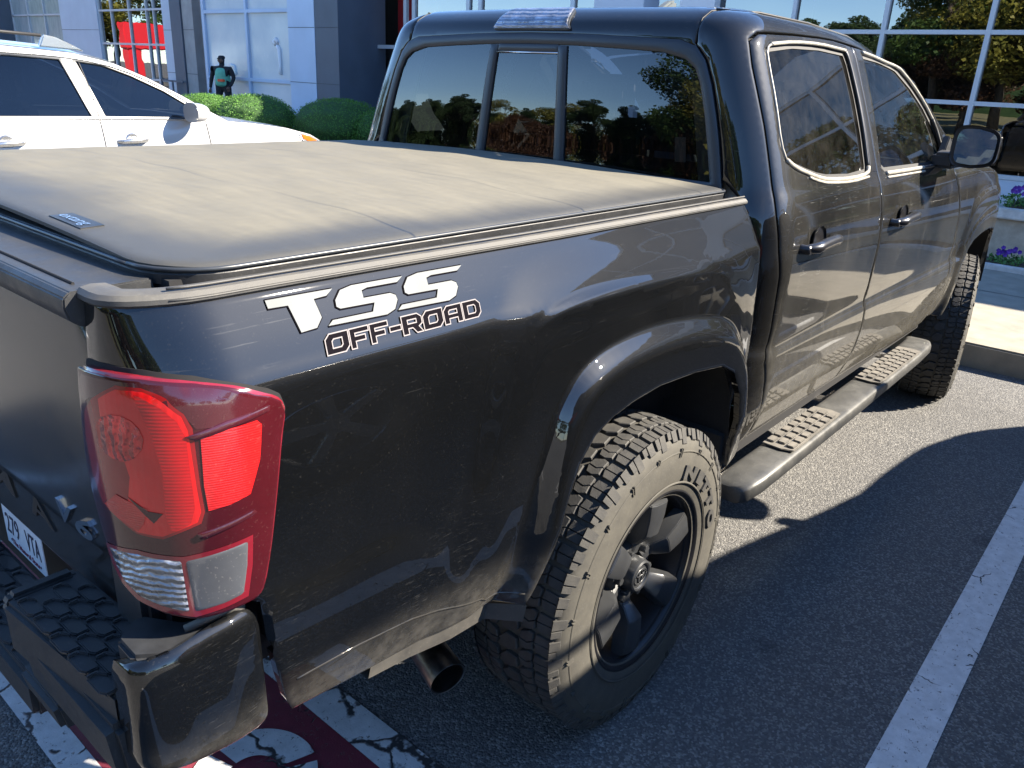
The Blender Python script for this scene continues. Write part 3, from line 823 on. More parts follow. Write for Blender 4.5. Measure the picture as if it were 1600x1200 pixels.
cap=MB(); P=[(-1.150,1.226),(-1.159,1.234),(-1.163,1.250),(-1.162,1.262),(-1.154,1.269),(-1.05,1.271),(-1.045,1.250),(-1.045,1.20),(-1.10,1.20)]
cap.prism([(a,b) for a,b in P],-.734,.734,1,bev=.002); 
# prism wants the other two axes (x,z)
cap.build('tailgate_cap',M['plastic_clean'],tgp,True,auto=35)
MB().tube([(-1.135,-.70,1.2700),(-1.135,.70,1.2700)],.0022,6).build('cap_groove',M['black'],tgp)
def tgtext(txt,s0,z0,h,w,mat,ext,shear=0):
    V,F=text_mesh(txt,1,0,.02,1.0,shear); A=np.array(V);x0,x1=A[:,0].min(),A[:,0].max();y1=A[:,1].max()
    base=[];top=[]
    for v in V:
        s=s0+(v[0]-x0)/(x1-x0)*w; z=z0+v[1]/y1*h
        p=np.array((TGX(z)+.010*(s/.74)**4,-s,z));n=np.array((-1.,0,0)); base.append(p+n*-.002);top.append(p+n*ext)
    n=len(V);FF=list(F);ec={}
    for f_ in F:
        for i in range(len(f_)): ec[(f_[i],f_[(i+1)%len(f_)])]=1
    for a,b in ec:
        if (b,a) not in ec: FF.append((b,a,a+n,b+n))
    return top+base,FF
for ch,s0,w in (('T',-.43,.078),('A',-.29,.092),('C',-.135,.085),('O',.0,.085),('M',.165,.098),('A',.335,.095)):
    V,F=tgtext(ch,s0,.785,.050,w,None,.003); o=mesh_obj('tailgate_letter',V,F,M['letter_matt'],tgp,False)
for ch,s0,w in (('V',.565,.052),('6',.618,.056)):
    V,F=tgtext(ch,s0,.880,.038,w,None,.005,.25); mesh_obj('badge_character',V,F,M['chrome'],tgp,False)

# ---- licence plate
plate=MB().box(-.102,.102,-.0010,.0010,-.050,.050,bev=.0008)
pl=plate.build('licence_plate',M['plate_white'],truck)
pl.location=(-1.083,-.118,.618); pl.rotation_euler=(0,0,-math.pi/2)
def ptext(t,x,z,h,w,mat,bold=.0):
    o=text_obj('plate_text',t,mat,pl,(x,-.0014,z),(1,0,0),(0,0,1),h,.0006,bold,1.0,fitw=w)
ptext('279',-.088,-.018,.066,.068,M['plate_navy'],.0)
ptext('VTA',.016,-.018,.066,.070,M['plate_navy'],.0)
ptext('The Natural State',-.070,-.042,.018,.140,M['plate_red'])
for sx in (-.075,.075): MB().lathe([(-.0016,.0001),(-.0016,.003),(-.001,.003)],12,c=(sx,0,-.036)).build('plate_screw',M['plate_navy'],pl)

# ---- rear bumper
bump=MB()
zt=.745
for s in (1,-1):
    bump.prism([(x,y*s) for x,y in [(-1.238,-.512),(-1.120,-.490),(-1.112,-.70),(-1.150,-.765),(-1.212,-.838)]],.655,zt,2,bev=.007)
    bump.prism([(-1.222,.635),(-1.236,.735),(-1.226,.752),(-1.130,.752),(-1.115,.635)],*sorted((s*.494,s*.520)),1,bev=.006)
bump.prism([(-1.222,-.500),(-1.09,-.480),(-1.09,.480),(-1.222,.500)],.49,.562,2,bev=.010)
bo=bump.build('rear_bumper',M['plastic_clean'],truck,False,auto=30)
for s in (1,-1):
    MB().prism([(-1.222,.600),(-1.232,.700),(-1.17,.705),(-1.16,.600)],*sorted((s*.53,s*.842)),1,bev=.012).prism([(-1.224,.560),(-1.233,.610),(-1.17,.620),(-1.16,.560)],*sorted((s*.50,s*.640)),1,bev=.008).build('lower_valance',M['plastic_clean'],bo,False,auto=30)
def pad(P,z,nx,ny,inside):
    m=MB(); x0,x1,y0,y1=P; dx=(x1-x0)/nx;dy=(y1-y0)/ny
    for i in range(nx):
        for j in range(-1,ny+1):
            cx=x0+dx*(i+.5);cy=y0+dy*(j+.5)+(i%2)*dy*.5
            if not inside(cx,cy): continue
            w,h=dx*.46,dy*.42
            m.prism([(cx-w,cy-h*.6),(cx-w*.5,cy-h),(cx+w,cy-h),(cx+w,cy+h*.6),(cx+w*.5,cy+h),(cx-w,cy+h)],z-.002,z+.0045,2,bev=.0018)
            m.prism([(cx-w*.9,cy+h*.78),(cx+w*.2,cy+h*.78),(cx+w*.9,cy+h*.2),(cx+w*.98,cy+h*.45),(cx+w*.3,cy+h*1.02),(cx-w*.9,cy+h*1.02)],z,z+.009,2,bev=.0015)
    return m
pad((-1.226,-1.124,-.830,-.530),zt,4,5,lambda x,y:-.825<y<-.535 and (y>-.70 or x<-1.124-(abs(y)-.70)*.62-.004)).build('step_pad',M['plastic_clean'],bo,False,auto=30)
pad((-1.226,-1.124,.530,.830),zt,4,5,lambda x,y:.535<y<.825 and (y<.70 or x<-1.124-(abs(y)-.70)*.62-.004)).build('step_pad',M['plastic_clean'],bo,False,auto=30)
pad((-1.212,-1.10,-.47,.47),.562,4,10,lambda x,y:abs(y)<.46).build('step_pad',M['plastic_clean'],bo,False,auto=30)
# glossy end cap, plan curve x height
CP=[(0,-1.195,-.800),(.035,-1.211,-.832),(.075,-1.208,-.868),(.11,-1.188,-.890),(.16,-1.14,-.899),(.22,-1.085,-.899),(.275,-1.028,-.893)]
CX=[(s,x) for s,x,y in CP];CY=[(s,y) for s,x,y in CP]
def capS(s,z):
    x=interp(CX,s);y=interp(CY,s)
    k=interp([(.58,-.016),(.612,-.004),(.635,.0),(.70,.0),(.780,.0),(.800,-.003),(.815,-.009),(.83,-.020)],z)
    dx,dy=x+1.06,y+.72;L=math.hypot(dx,dy)
    return (x+dx/L*k,y+dy/L*k,z)
ec=patch('bumper_end_cap',capS,resample([(.026,.648),(.022,.72),(.022,.796),(.06,.806),(.12,.816),(.20,.824),(.265,.825),(.276,.812),(.279,.70),(.281,.612),(.268,.603),(.18,.616),(.08,.638)],.022),M['paint_scuffed'],bo,step=.008,th=.05,roll=.004,ch=1)
m=MB(); m.prism([(-1.188,-.800),(-1.190,-.850),(-1.165,-.872),(-1.12,-.880),(-1.05,-.878),(-1.035,-.850),(-1.07,-.842),(-1.105,-.825),(-1.135,-.775),(-1.155,-.772)],.770,.806,2,bev=.006)
m.build('cap_ledge',M['plastic'],bo,False,auto=30)
MB().tube([(-1.115,-.848,.808),(-1.085,-.862,.818),(-1.055,-.872,.824),(-1.040,-.876,.822)],.006,8).build('cap_lip',M['plastic_dusty'],bo,True)
mirror_copy(ec,bo)
# ---- exhaust tail pipe
ex=MB(); a=Vector((-.70,-.62,.43)); b=Vector((-.565,-.775,.315)); dirv=(b-a).normalized()
# ---- exhaust tail pipe
def ring_pipe(a,b,r0,bend=None):
    m=MB(); a=Vector(a);b=Vector(b);d=(b-a).normalized()
    q=d.to_track_quat('Z','Y').to_matrix().to_4x4(); L=(b-a).length
    bm=bmesh.new()
    prof=[(0,r0*.93),(L*.5,r0*.95),(L*.72,r0),(L,r0*1.04),(L+.001,r0*1.03),(L,r0*.96),(L-.10,r0*.92),(L-.101,.0005)]
    mm=MB().lathe(prof,36,0,'z'); V=[(q@Vector(v))+a for v in mm.v]
    m.add([v[:] for v in V],mm.f); return m
ring_pipe((-.440,-.560,.300),(-.490,-.752,.264),.043).build('exhaust_pipe',M['pipe'],truck,True,auto=40)

# ---- bed rail caps and the tonneau cover
def railpath(n=60):
    U=np.linspace(-1.262,.492,n); out=[]
    for u in U:
        x,y,z=bed(float(u),1.262); nn=surf_n(bed,float(u),1.262); h=math.hypot(nn[0],nn[1]); out.append((x,y,nn[0]/h,nn[1]/h))
    return out
V=[];F=[]
prof=[(.0025,1.257),(.007,1.261),(.0068,1.267),(.001,1.2725),(-.012,1.275),(-.030,1.2735),(-.044,1.266),(-.050,1.23)]
R=railpath()
for (x,y,a,b) in R:
    for d,z in prof: V.append((x+a*d,y+b*d,z))
k=len(prof)
for i in range(len(R)-1):
    for j in range(k-1):
        a=i*k+j;F.append((a,a+k,a+k+1,a+1))
F.append(tuple(range(k))); F.append(tuple(range((len(R)-1)*k,len(R)*k))[::-1])
rail=mesh_obj('bed_rail_cap',V,F,M['rail'],truck,True,auto=30)
left_twins.append(rail)
# bright edge lines moulded along the rail
def offpath(d,z): return [(x+a*d,y+b*d,z) for x,y,a,b in R]
MB().tube(offpath(.0065,1.2645)[6:],.0016,5).tube(offpath(-.004,1.2775)[6:],.0020,5).build('rail_bead',M['rail'],rail,True)
# tonneau
cx0,cx1,cyh=-1.058,.520,.786
def rrect(x0,x1,yh,r,n=6,front=.03):
    P=[]
    for (cx,cy,a0,rr) in ((x0+r,-yh+r,180,r),(x1-front,-yh+front,270,front),(x1-front,yh-front,0,front),(x0+r,yh-r,90,r)):
        for i in range(n+1):
            a=math.radians(a0+90*i/n);P.append((cx+rr*math.cos(a),cy+rr*math.sin(a)))
    return P
outer=rrect(cx0,cx1,cyh,.10)
m=MB()
prof=[(-.012,1.262),(-.002,1.262),(.0,1.276),(-.006,1.285),(-.016,1.288)]
O=resample(outer,.03);n=len(O);V=[];F=[]
for i in range(n):
    a,b,c=np.array(O[i-1]),np.array(O[i]),np.array(O[(i+1)%n]);t=(c-a)/np.linalg.norm(c-a);nn=np.array((t[1],-t[0]))
    for d,z in prof: V.append((b[0]+nn[0]*d,b[1]+nn[1]*d,z))
k=len(prof)
for i in range(n):
    for j in range(k-1): a=i*k+j;b=((i+1)%n)*k+j;F.append((a,b,b+1,a+1))
tc=mesh_obj('bed_cover',V,F,M['plastic_clean'],truck,True,auto=35)
MB().tube([Vector((p[0],p[1],1.283)) for p in O]+[Vector((O[0][0],O[0][1],1.283))],.0035,6).build('cover_piping',M['gasket'],tc,True)
def covS(x,y):
    wr=.0015*math.sin(x*9+math.sin(y*5)*1.5)+.0012*math.sin(y*23+x*6)+.0010*math.sin(x*31-y*12)
    sag=-.004*math.cos((x+.27)/.79*math.pi*2)
    e=min(1,min(x-cx0,cx1-x,cyh-abs(y))/.12)
    return (x,y,1.2875+.004*max(e,0)**.6+.022*(1-(y/.79)**2)+(wr+sag*.4)*max(e,0))
inner=[]
patch('cover_fabric',covS,[(x*.9995 if x<0 else x-.004,y*.995) for x,y in outer],M['tonneau'],tc,step=.02,th=.006,roll=.004)
# under the cover: a dark box so no light leaks
MB().box(-1.04,.50,-.76,.76,.72,1.27).build('bed_dark_box',M['black'],truck)
MB().box(-1.06,.50,-.78,-.755,1.20,1.262).box(-1.06,.50,.755,.78,1.20,1.262).box(-1.10,-1.04,-.78,.78,1.215,1.246).build('cover_rail',M['plastic_clean'],tc)
# sewn maker's tag on the rear edge of the cover
def tagS(x,y): return covS(x,y)
patch('cover_tag',covS,[(-1.043,-.515),(-1.008,-.515),(-1.008,-.405),(-1.043,-.405)],M['plastic'],tc,step=.01,th=.002,roll=0,off=.0018)
V,F=text_mesh('extang',1,0,.0,.95); A=np.array(V);x0,x1=A[:,0].min(),A[:,0].max();TV=[]
for v in V:
    px_=-1.034+v[1]*.026; py_=-.415-(v[0]-x0)/(x1-x0)*.088
    p=covS(px_,py_); TV.append((p[0],p[1],p[2]+.0032))
mesh_obj('tag_text',TV,F,M['silver_trim'],tc,False)

# ---- cab
def cabN(u,v): return cab(u,v)
seam=[(.548,1.655),(.56,1.69),(.585,1.735),(.62,1.775),(.66,1.793)]
FR=[(.560,1.27),(.566,1.335),(.572,1.40),(.577,1.472),(.580,1.55),(.574,1.612),(.553,1.645),(.50,1.662),(.302,1.669),(.10,1.676),(-.12,1.679)]
frame_out=FR+[(-.24-u,v) for u,v in FR[::-1][1:]]
fi=[(.530,1.29),(.537,1.395),(.543,1.471),(.545,1.549),(.537,1.588),(.508,1.612),(.433,1.629),(.30,1.635),(.10,1.642),(-.12,1.645)]
frame_in=fi+[(-.24-u,v) for u,v in fi[::-1][1:]]
# rear panel, window hole open
rp=[(.562,1.20)]+FR[:7]+seam+[(.66,1.835),(-.90,1.835)]+[(-.24-u,v) for u,v in (seam[::-1]+FR[:7][::-1]+[(.562,1.20)])]
up_=[(.545,1.652)]+seam[1:]+[(.66,1.81)]
rear_panel=patch('cab_rear_panel',cab,[(.548,1.640)]+seam[0:]+[(.66,1.83),(-.90,1.83)]+[(-.24-u,v) for u,v in seam[::-1]]+[(-.788,1.640)],M['paint'],truck,holes=[[(u,v-.012 if v<1.6 else v-.006) for u,v in []]] if False else (),step=.016,th=.0,roll=.0,off=0) if False else None
band=[(u,v-.004) for u,v in FR[6:]]; 
band_low=[(.556,1.640)]+band[1:]; low=band_low+[(-.24-u,v) for u,v in band_low[::-1][1:]]
rear_panel=patch('cab_rear_panel',cab,low+[(-.24-u,v) for u,v in seam]+[(-.90,1.83),(.66,1.83)]+seam[::-1],M['paint'],truck,step=.014,th=.012,roll=.0025)
patch('cab_rear_panel',cab,[(-.80,1.10),(.56,1.10),(.562,1.285),(-.802,1.285)],M['paint'],truck,step=.03,th=.01,roll=0)
# roof skin
ro=[(.665,1.792),(1.2,1.792),(1.7,1.792),(2.0,1.792),(2.02,2.39),(.67,2.39),(.66,1.90)]
roof=patch('roof',cab,ro,M['paint'],truck,step=.03,th=0,roll=.002); left_twins.append(roof)
# the rear slope of the roof between the seams
patch('roof_rear',cab,[(.655,1.833),(.655,2.39),(-.895,2.39),(-.895,1.833)],M['paint'],truck,step=.03,th=0,roll=0)
ws=[(2.03,1.792),(2.86,1.792),(2.86,2.39),(2.03,2.39)]
wsh=patch('windscreen',cab,ws,M['glass_front'],truck,step=.05,th=0,roll=0); left_twins.append(wsh)
# cab side: corner pillar, roof rail, A pillar
side_out=[(.60,.50),(.60,1.26),(.566,1.30),(.572,1.335),(.578,1.40),(.583,1.472),(.586,1.55),(.580,1.612),(.556,1.650),(.566,1.69),(.591,1.735),(.626,1.775),(.664,1.787),(.8,1.789),(1.2,1.789),(1.7,1.785),(1.9,1.75),(2.02,1.66),(2.12,1.610),(2.31,1.518),(2.42,1.445),(2.56,1.36),(2.70,1.285),(2.52,1.268),(2.475,1.312),(2.40,1.402),(2.30,1.509),(2.17,1.599),(1.955,1.662),(1.78,1.692),(1.59,1.715),(1.31,1.721),(.98,1.709),(.74,1.695),(.705,1.672),(.700,1.60),(.705,1.45),(.700,1.25),(.712,1.12),(.724,1.05),(.730,.95),(.738,.85),(.725,.79),(.745,.71),(.768,.64),(.785,.57),(.797,.525),(2.0,.512),(2.62,.512),(2.62,.49),(.80,.49)]
cab_side=patch('cab_side',cab,side_out,M['paint'],truck,step=.012,th=.02,roll=.0025); left_twins.append(cab_side)
roofditch=MB().tube(on(cab,[(.64,1.784),(.8,1.790),(1.2,1.790),(1.6,1.790),(1.85,1.785)],.001),.0035,6).build('roof_seam',M['rubber'],cab_side,True)
MB().tube(on(cab,[(u+.003,v) for u,v in seam],-.001),.0022,6).build('corner_seam',M['rubber'],cab_side,True)
# dark inner shell seen in the shut lines
def inner(u,v):
    p=np.array(cab(u,v));n=surf_n(cab,u,v); return tuple(p-n*.022)
RW=[(.766,1.648),(.799,1.662),(.968,1.680),(1.17,1.687),(1.392,1.682),(1.411,1.637),(1.420,1.534),(1.418,1.416),(1.408,1.314),(1.395,1.292),(1.238,1.285),(1.058,1.293),(.989,1.302),(.918,1.317),(.824,1.339),(.772,1.361),(.756,1.402),(.764,1.51),(.763,1.609)]
FW=[(1.572,1.686),(1.744,1.682),(1.942,1.652),(2.105,1.590),(2.239,1.517),(2.325,1.445),(2.378,1.375),(2.395,1.300),(2.36,1.287),(2.029,1.285),(1.59,1.288),(1.552,1.305),(1.555,1.372),(1.572,1.498),(1.574,1.602)]
shell=patch('cab_inner_shell',inner,[(.70,.50),(2.62,.50),(2.60,1.1),(2.48,1.28),(2.37,1.40),(2.27,1.50),(2.14,1.59),(1.92,1.66),(1.55,1.70),(.72,1.69)],M['black'],truck,holes=[RW,FW],step=.05,th=0,roll=0); left_twins.append(shell)
# doors
RD=[(.709,1.665),(.706,1.60),(.711,1.45),(.706,1.25),(.718,1.12),(.730,1.05),(.736,.95),(.744,.85),(.731,.79),(.751,.71),(.774,.64),(.791,.57),(.803,.533),(1.10,.518),(1.497,.516),(1.495,.80),(1.494,1.25),(1.487,1.45),(1.477,1.708),(1.31,1.714),(.98,1.702),(.745,1.688)]
rd=patch('rear_door',cab,RD,M['paint_door'],truck,holes=[RW],step=.0125,th=.016,roll=.003); left_twins.append(rd)
FD=[(1.501,.516),(1.501,1.25),(1.494,1.45),(1.485,1.707),(1.59,1.709),(1.78,1.686),(1.95,1.656),(2.165,1.593),(2.293,1.503),(2.393,1.396),(2.468,1.306),(2.505,1.255),(2.556,1.157),(2.62,1.035),(2.665,.92),(2.685,.80),(2.685,.69),(2.67,.60),(2.64,.516)]
fd=patch('front_door',cab,FD,M['paint_door'],truck,holes=[FW],step=.0125,th=.016,roll=.003); left_twins.append(fd)
def win(par,W,name,mat):
    patch(name,cab,inset(W,-.004),mat,par,step=.016,th=0,roll=0,off=-.010,ch=1)
    # black rubber run, then the bright moulding on the outside
    ribbon('window_seal',cab,[chaikin(inset(W,.008),1)],.018,M['rubber'],par,-.0075)
win(rd,RW,'rear_door_window',M['glass_side']); win(fd,FW,'front_door_window',M['glass_front'])
def mould_tube(par,S,P,r,mat,off=.001,name='window_moulding',ch=1):
    if ch:P=chaikin(P,ch,False)
    MB().tube(on(S,resample(P,.02,False),off),r,8).build(name,mat,par,True)
loopR=RW+[RW[0],RW[1]]
mould_tube(rd,cab,RW[15:]+RW[:3],.0034,M['moulding'])
mould_tube(rd,cab,RW[1:5],.0052,M['moulding'])
mould_tube(rd,cab,RW[4:9],.0040,M['gasket'])
mould_tube(rd,cab,RW[8:16],.0068,M['moulding'])
mould_tube(rd,cab,[(u,v-.010) for u,v in RW[9:14]],.0045,M['moulding'])
mould_tube(fd,cab,[(1.575,1.692),(1.744,1.688),(1.942,1.658),(2.105,1.596),(2.239,1.523),(2.325,1.455)],.0055,M['moulding'])
mould_tube(fd,cab,[(1.585,1.284),(1.8,1.283),(2.05,1.283)],.0075,M['moulding'])
mould_tube(fd,cab,[(1.585,1.270),(1.8,1.269),(2.05,1.269)],.0045,M['moulding'])
mould_tube(fd,cab,[(2.06,1.283),(2.34,1.285)],.0060,M['plastic'])
mould_tube(fd,cab,[(2.31,1.46),(2.355,1.40),(2.375,1.29)],.008,M['rubber'])
MB().tube(on(cab,[(2.405,1.372),(2.44,1.362)],.004),.0035,6).build('pillar_joint',M['rubber'],cab_side,True)
# B pillar blackout between the door windows
patch('pillar_trim',cab,[(1.425,1.295),(1.484,1.295),(1.476,1.690),(1.405,1.690),(1.420,1.62),(1.432,1.53),(1.432,1.41)],M['letter_black'],rd,step=.03,th=.002,roll=.001,off=.0022)
# door handles
def handle(par,x0,z0,L):
    m=MB(); y=cab(x0+L/2,z0)[1]
    pts=[];rad=[]
    for i in range(15):
        t=i/14; s=math.sin(math.pi*min(1,max(0,t)))
        pts.append((x0+L*t, y-.006-.030*min(1,s*2.2), z0+.010*t+.004*s)); rad.append(.0105+.0065*min(1,s*2))
    m.tube(pts,rad,12)
    h=m.build('door_handle',M['letter_black'],par,True)
    cup=MB().lathe([(0.001,.0005),(.0012,.036),(-.002,.043),(-.006,.045)],28,c=(0,0,0)); V=[(v[0]*1.15+x0+L*.52,y-v[1]*-1-.0018,v[2]*.95+z0+.012) for v in cup.v]
    mesh_obj('handle_recess',V,cup.f,M['letter_black'],par,True)
    k=MB().lathe([(-.028,.0003),(-.030,.010),(-.027,.0135),(.0,.0145)],20,c=(x0+.004,y,z0-.001)); k.build('lock_cap',M['letter_black'],par,True,auto=40)
handle(rd,.762,1.118,.235); handle(fd,1.603,1.114,.235)
# front wing
FE=[(2.512,1.262),(2.562,1.160),(2.626,1.037),(2.671,.92),(2.691,.80),(2.691,.69),(2.676,.60),(2.66,.545),(2.78,.535),(2.80,.60),(2.822,.69),(2.850,.78),(2.905,.857),(2.98,.892),(3.125,.912),(3.29,.922),(3.40,.915),(3.475,.902),(3.535,.878),(3.58,.833),(3.615,.76),(3.64,.67),(3.66,.60),(3.80,.60),(3.86,.72),(3.86,.90),(3.82,1.05),(3.62,1.20),(3.3,1.255),(2.9,1.272),(2.6,1.274)]
fw=patch('front_wing',fen,FE,M['paint_door'],truck,step=.0125,th=.016,roll=.003,lines=[[(3.255-x,z) for x,z in L_] for L_ in parallels(FLAR,(-.008,0,.010,.022,.036,.052,.068))+parallels(BLIS,(-.01,0,.012))]); left_twins.append(fw)
# bonnet, nose, cowl, underbody
def hood(u,v):
    t=abs(v); z=1.262+.035*(1-t**3)-.05*sstep(2.9,3.85,u)-.02*sstep(3.5,3.9,u); return (u,-.79*v,z+.0)
patch('bonnet',hood,[(2.62,-.97),(3.80,-.90),(3.86,0),(3.80,.90),(2.62,.97)],M['paint'],truck,step=.05,th=.02,roll=.003,flip=1)
MB().prism([(3.62,.52),(3.86,.55),(3.90,.70),(3.88,1.00),(3.82,1.19),(3.62,1.20)],-.78,.78,1,bev=.04).build('nose',M['paint'],truck,True,auto=40)
MB().box(-1.0,3.7,-.50,.50,.36,.62).box(-.98,.55,-.72,.72,.60,.72).box(.45,2.75,-.70,.70,.45,.53).box(.62,2.70,-.865,-.80,.478,.52).box(.62,2.70,.80,.865,.478,.52).box(.52,.60,-.80,.80,.5,1.2).box(2.62,3.7,-.74,.74,.6,1.15).build('underbody',M['black'],truck)
# rear window
rw=patch('rear_window_frame',cab,frame_out,M['gasket'],truck,holes=[frame_in],step=.012,th=.02,roll=.004,off=.006)
gl=frame_in
def bowg(u,v): return cab(u,v)
patch('rear_glass',cab,inset(frame_in,-.003),M['glass_rear'],rw,step=.013,th=0,roll=0,off=-.004)
for u0,u1 in ((-.305,-.268),(.018,.055)):
    patch('slider_post',cab,[(u0,1.27),(u1,1.27),(u1-.0,1.640),(u0,1.640)],M['gasket'],rw,step=.02,th=.012,roll=.004,off=.006)
patch('slider_head',cab,[(-.268,1.622),(.018,1.622),(.018,1.645),(-.268,1.645)],M['gasket'],rw,step=.02,th=.010,roll=.003,off=.003)
MB().tube(on(cab,[(-.268,1.618),(.018,1.618)],.002),.003,6).build('slider_rail',M['chrome'],rw,True)
CH=[(-.300,1.690),(.064,1.690),(.052,1.705),(.040,1.775),(-.275,1.775),(-.285,1.76)]
ch=patch('high_stop_lamp',cab,inset(CH,-.004),M['gasket'],truck,step=.012,th=.015,roll=.003,off=.010)
patch('stop_lamp_lens',cab,CH,M['stop_lens'],ch,step=.01,th=.004,roll=.002,off=.014)
# shark-fin aerial
MB().prism([(1.30,1.785),(1.33,1.80),(1.42,1.845),(1.455,1.848),(1.46,1.80),(1.47,1.785)],-.028,.012,1,bev=.009).build('roof_aerial',M['decal_silver'],truck,True,auto=40)
# ---- interior seen through the glass
MB().box(.75,3.0,-.72,.72,.60,.75).box(.68,.72,-.70,.70,.7,1.16).build('cab_floor',M['interior'],truck)
def seat(x,y,rear):
    m=MB()
    m.box(x-.02,x+.48,y-.25,y+.25,.84,1.0,bev=.04)
    m.prism([(x-.10,.95),(x+.04,.95),(x-.02,1.40 if not rear else 1.32),(x-.12,1.40 if not rear else 1.32)],y-.23,y+.23,1,bev=.04)
    m.prism([(x-.12,1.42),(x-.03,1.41),(x-.05,1.58),(x-.13,1.575)] if not rear else [(x-.10,1.34),(x-.02,1.34),(x-.03,1.50),(x-.09,1.50)],y-.14,y+.14,1,bev=.035)
    m.tube([(x-.08,y-.06,1.30),(x-.08,y-.06,1.46)],.008).tube([(x-.08,y+.06,1.30),(x-.08,y+.06,1.46)],.008)
    return m
for x,y,rr in ((1.75,-.40,0),(1.75,.40,0),(.90,-.42,1),(.90,.0,1),(.90,.42,1)): seat(x,y,rr).build('seat',M['interior'],truck,True,auto=40)
MB().prism([(2.30,.80),(2.75,.80),(2.85,1.20),(2.55,1.22),(2.38,1.14)],-.70,.70,1,bev=.03).build('dashboard',M['interior'],truck,True,auto=40)
bm=bmesh.new(); 
tw=MB(); P=[]
for i in range(33):
    a=2*math.pi*i/32; P.append((2.24+.04*math.sin(a),.40+.18*math.cos(a),1.12+.17*math.sin(a)))
tw.tube(P,.014,8); tw.build('steering_wheel',M['interior'],truck,True)
def trim(u,v):
    p=np.array(cab(u,v));n=surf_n(cab,u,v);return tuple(p-n*(.045+.02*(1.65-v)))
pt=patch('pillar_inner_trim',trim,[(.47,1.24),(.66,1.24),(.70,1.45),(.70,1.66),(.52,1.66),(.50,1.62),(.485,1.45)],M['trim_cream'],truck,step=.04,th=.01,roll=.0,flip=1); left_twins.append(pt)
patch('headliner',cab,[(.75,1.84),(2.0,1.84),(2.0,2.38),(.75,2.38)],M['trim_cream'],truck,step=.08,th=0,roll=0,off=-.03)
patch('sunlit_sticker',cab,[(.428,1.335),(.462,1.337),(.470,1.405),(.436,1.403)],M['trim_cream'],rw,step=.02,th=0,roll=0,off=-.007)

# ---- door mirror
mr_=empty('door_mirror',(0,0,0)); mr_.parent=truck
def head(fx,name,mat,sx,yc,zc,ry,rz,ex=3.0,nx=10,nn=28,front=True):
    # superellipse shell
    V=[];F=[]
    for i in range(nx+1):
        t=i/nx
        s=(1-t**3)**.5 if t<1 else .0
        s=max(s,.02)
        x=fx+sx*t
        for k in range(nn):
            a=2*math.pi*k/nn; c,s2=math.cos(a),math.sin(a)
            yy=abs(c)**(2/ex)*(1 if c>0 else -1)*ry*s; zz=abs(s2)**(2/ex)*(1 if s2>0 else -1)*rz*s
            # outer end rounder and lower
            zz*=1-.16*max(0,-yy/ry)
            V.append((x+.10*(yy/ry)*.35,yc+yy,zc+zz))
    for i in range(nx):
        for k in range(nn):
            F.append((i*nn+k,(i+1)*nn+k,(i+1)*nn+(k+1)%nn,i*nn+(k+1)%nn))
    return V,F
V,F=head(2.165,'x',None,.12,-1.027,1.370,.090,.080,4.2)
hs=mesh_obj('mirror_housing',V,F,M['letter_black'],mr_,True,auto=50)
V,F=head(2.160,'x',None,.012,-1.027,1.370,.092,.082,4.2)
mesh_obj('mirror_rim',V,F,M['plastic_clean'],mr_,True,auto=50)
# glass: flat pane facing back towards the driver
V=[];nn=28
for k in range(nn):
    a=2*math.pi*k/nn;c,s2=math.cos(a),math.sin(a)
    yy=abs(c)**(2/4.6)*(1 if c>0 else -1)*.078;zz=abs(s2)**(2/4.6)*(1 if s2>0 else -1)*.068;zz*=1-.18*max(0,-yy/.078)
    V.append((2.1575+.010*(yy/.09)+.004*zz/.07+.10*(yy/.105)*.35,-1.030+yy,1.370+zz))
mesh_obj('mirror_glass',V,[tuple(range(nn))[::-1]],M['mirror_glass'],mr_,False)
MB().prism([(2.20,1.275),(2.40,1.275),(2.36,1.33),(2.30,1.345),(2.20,1.335)],-.96,-.872,1,bev=.012).prism([(2.26,1.270),(2.47,1.270),(2.40,1.365),(2.33,1.40)],-.895,-.868,1,bev=.004).build('mirror_arm',M['plastic_clean'],mr_,True,auto=40)

# ---- running board
rb=MB(); pts=[];ax=[]
path=[(.415,-.955,.470,.8),(.43,-.965,.478,.95),(.50,-.975,.487,1),(.70,-.976,.488,1),(1.2,-.976,.488,1),(2.1,-.970,.488,1),(2.32,-.962,.487,1),(2.39,-.945,.482,.95),(2.415,-.925,.476,.7)]
V=[];F=[];nn=20
for (x,y,z,s) in path:
    for k in range(nn):
        a=2*math.pi*k/nn;c,s2=math.cos(a),math.sin(a)
        V.append((x,y+abs(c)**(.45)*(1 if c>0 else -1)*.058*s,z+abs(s2)**.45*(1 if s2>0 else -1)*.028*s))
for i in range(len(path)-1):
    for k in range(nn): F.append((i*nn+k,i*nn+(k+1)%nn,(i+1)*nn+(k+1)%nn,(i+1)*nn+k))
F.append(tuple(range(nn))[::-1]);F.append(tuple(range((len(path)-1)*nn,len(path)*nn)))
rbo=mesh_obj('running_board',V,F,M['bar_step'],truck,True,auto=50); left_twins.append(rbo)
for x0,x1 in ((.715,1.13),(1.56,2.12)):
    b=MB(); b.prism([(x0,-1.026),(x1,-1.024),(x1+.01,-.990),(x1,-.928),(x0-.01,-.928),(x0-.015,-.99)],.520,.5245,2,bev=.002)
    nx=int((x1-x0)/.052);
    for i in range(nx):
        for j in range(3):
            cx=x0+.03+i*(x1-x0-.03)/nx+(.010 if j%2 else 0);cy=-1.008+.032*j
            b.prism([(cx-.021,cy-.012),(cx+.017,cy-.012),(cx+.021,cy-.008),(cx+.021,cy+.012),(cx-.017,cy+.012),(cx-.021,cy+.008)],.5235,.5315,2,bev=.002)
    b.build('step_tread_pad',M['plastic_dusty'],rbo,False,auto=30)
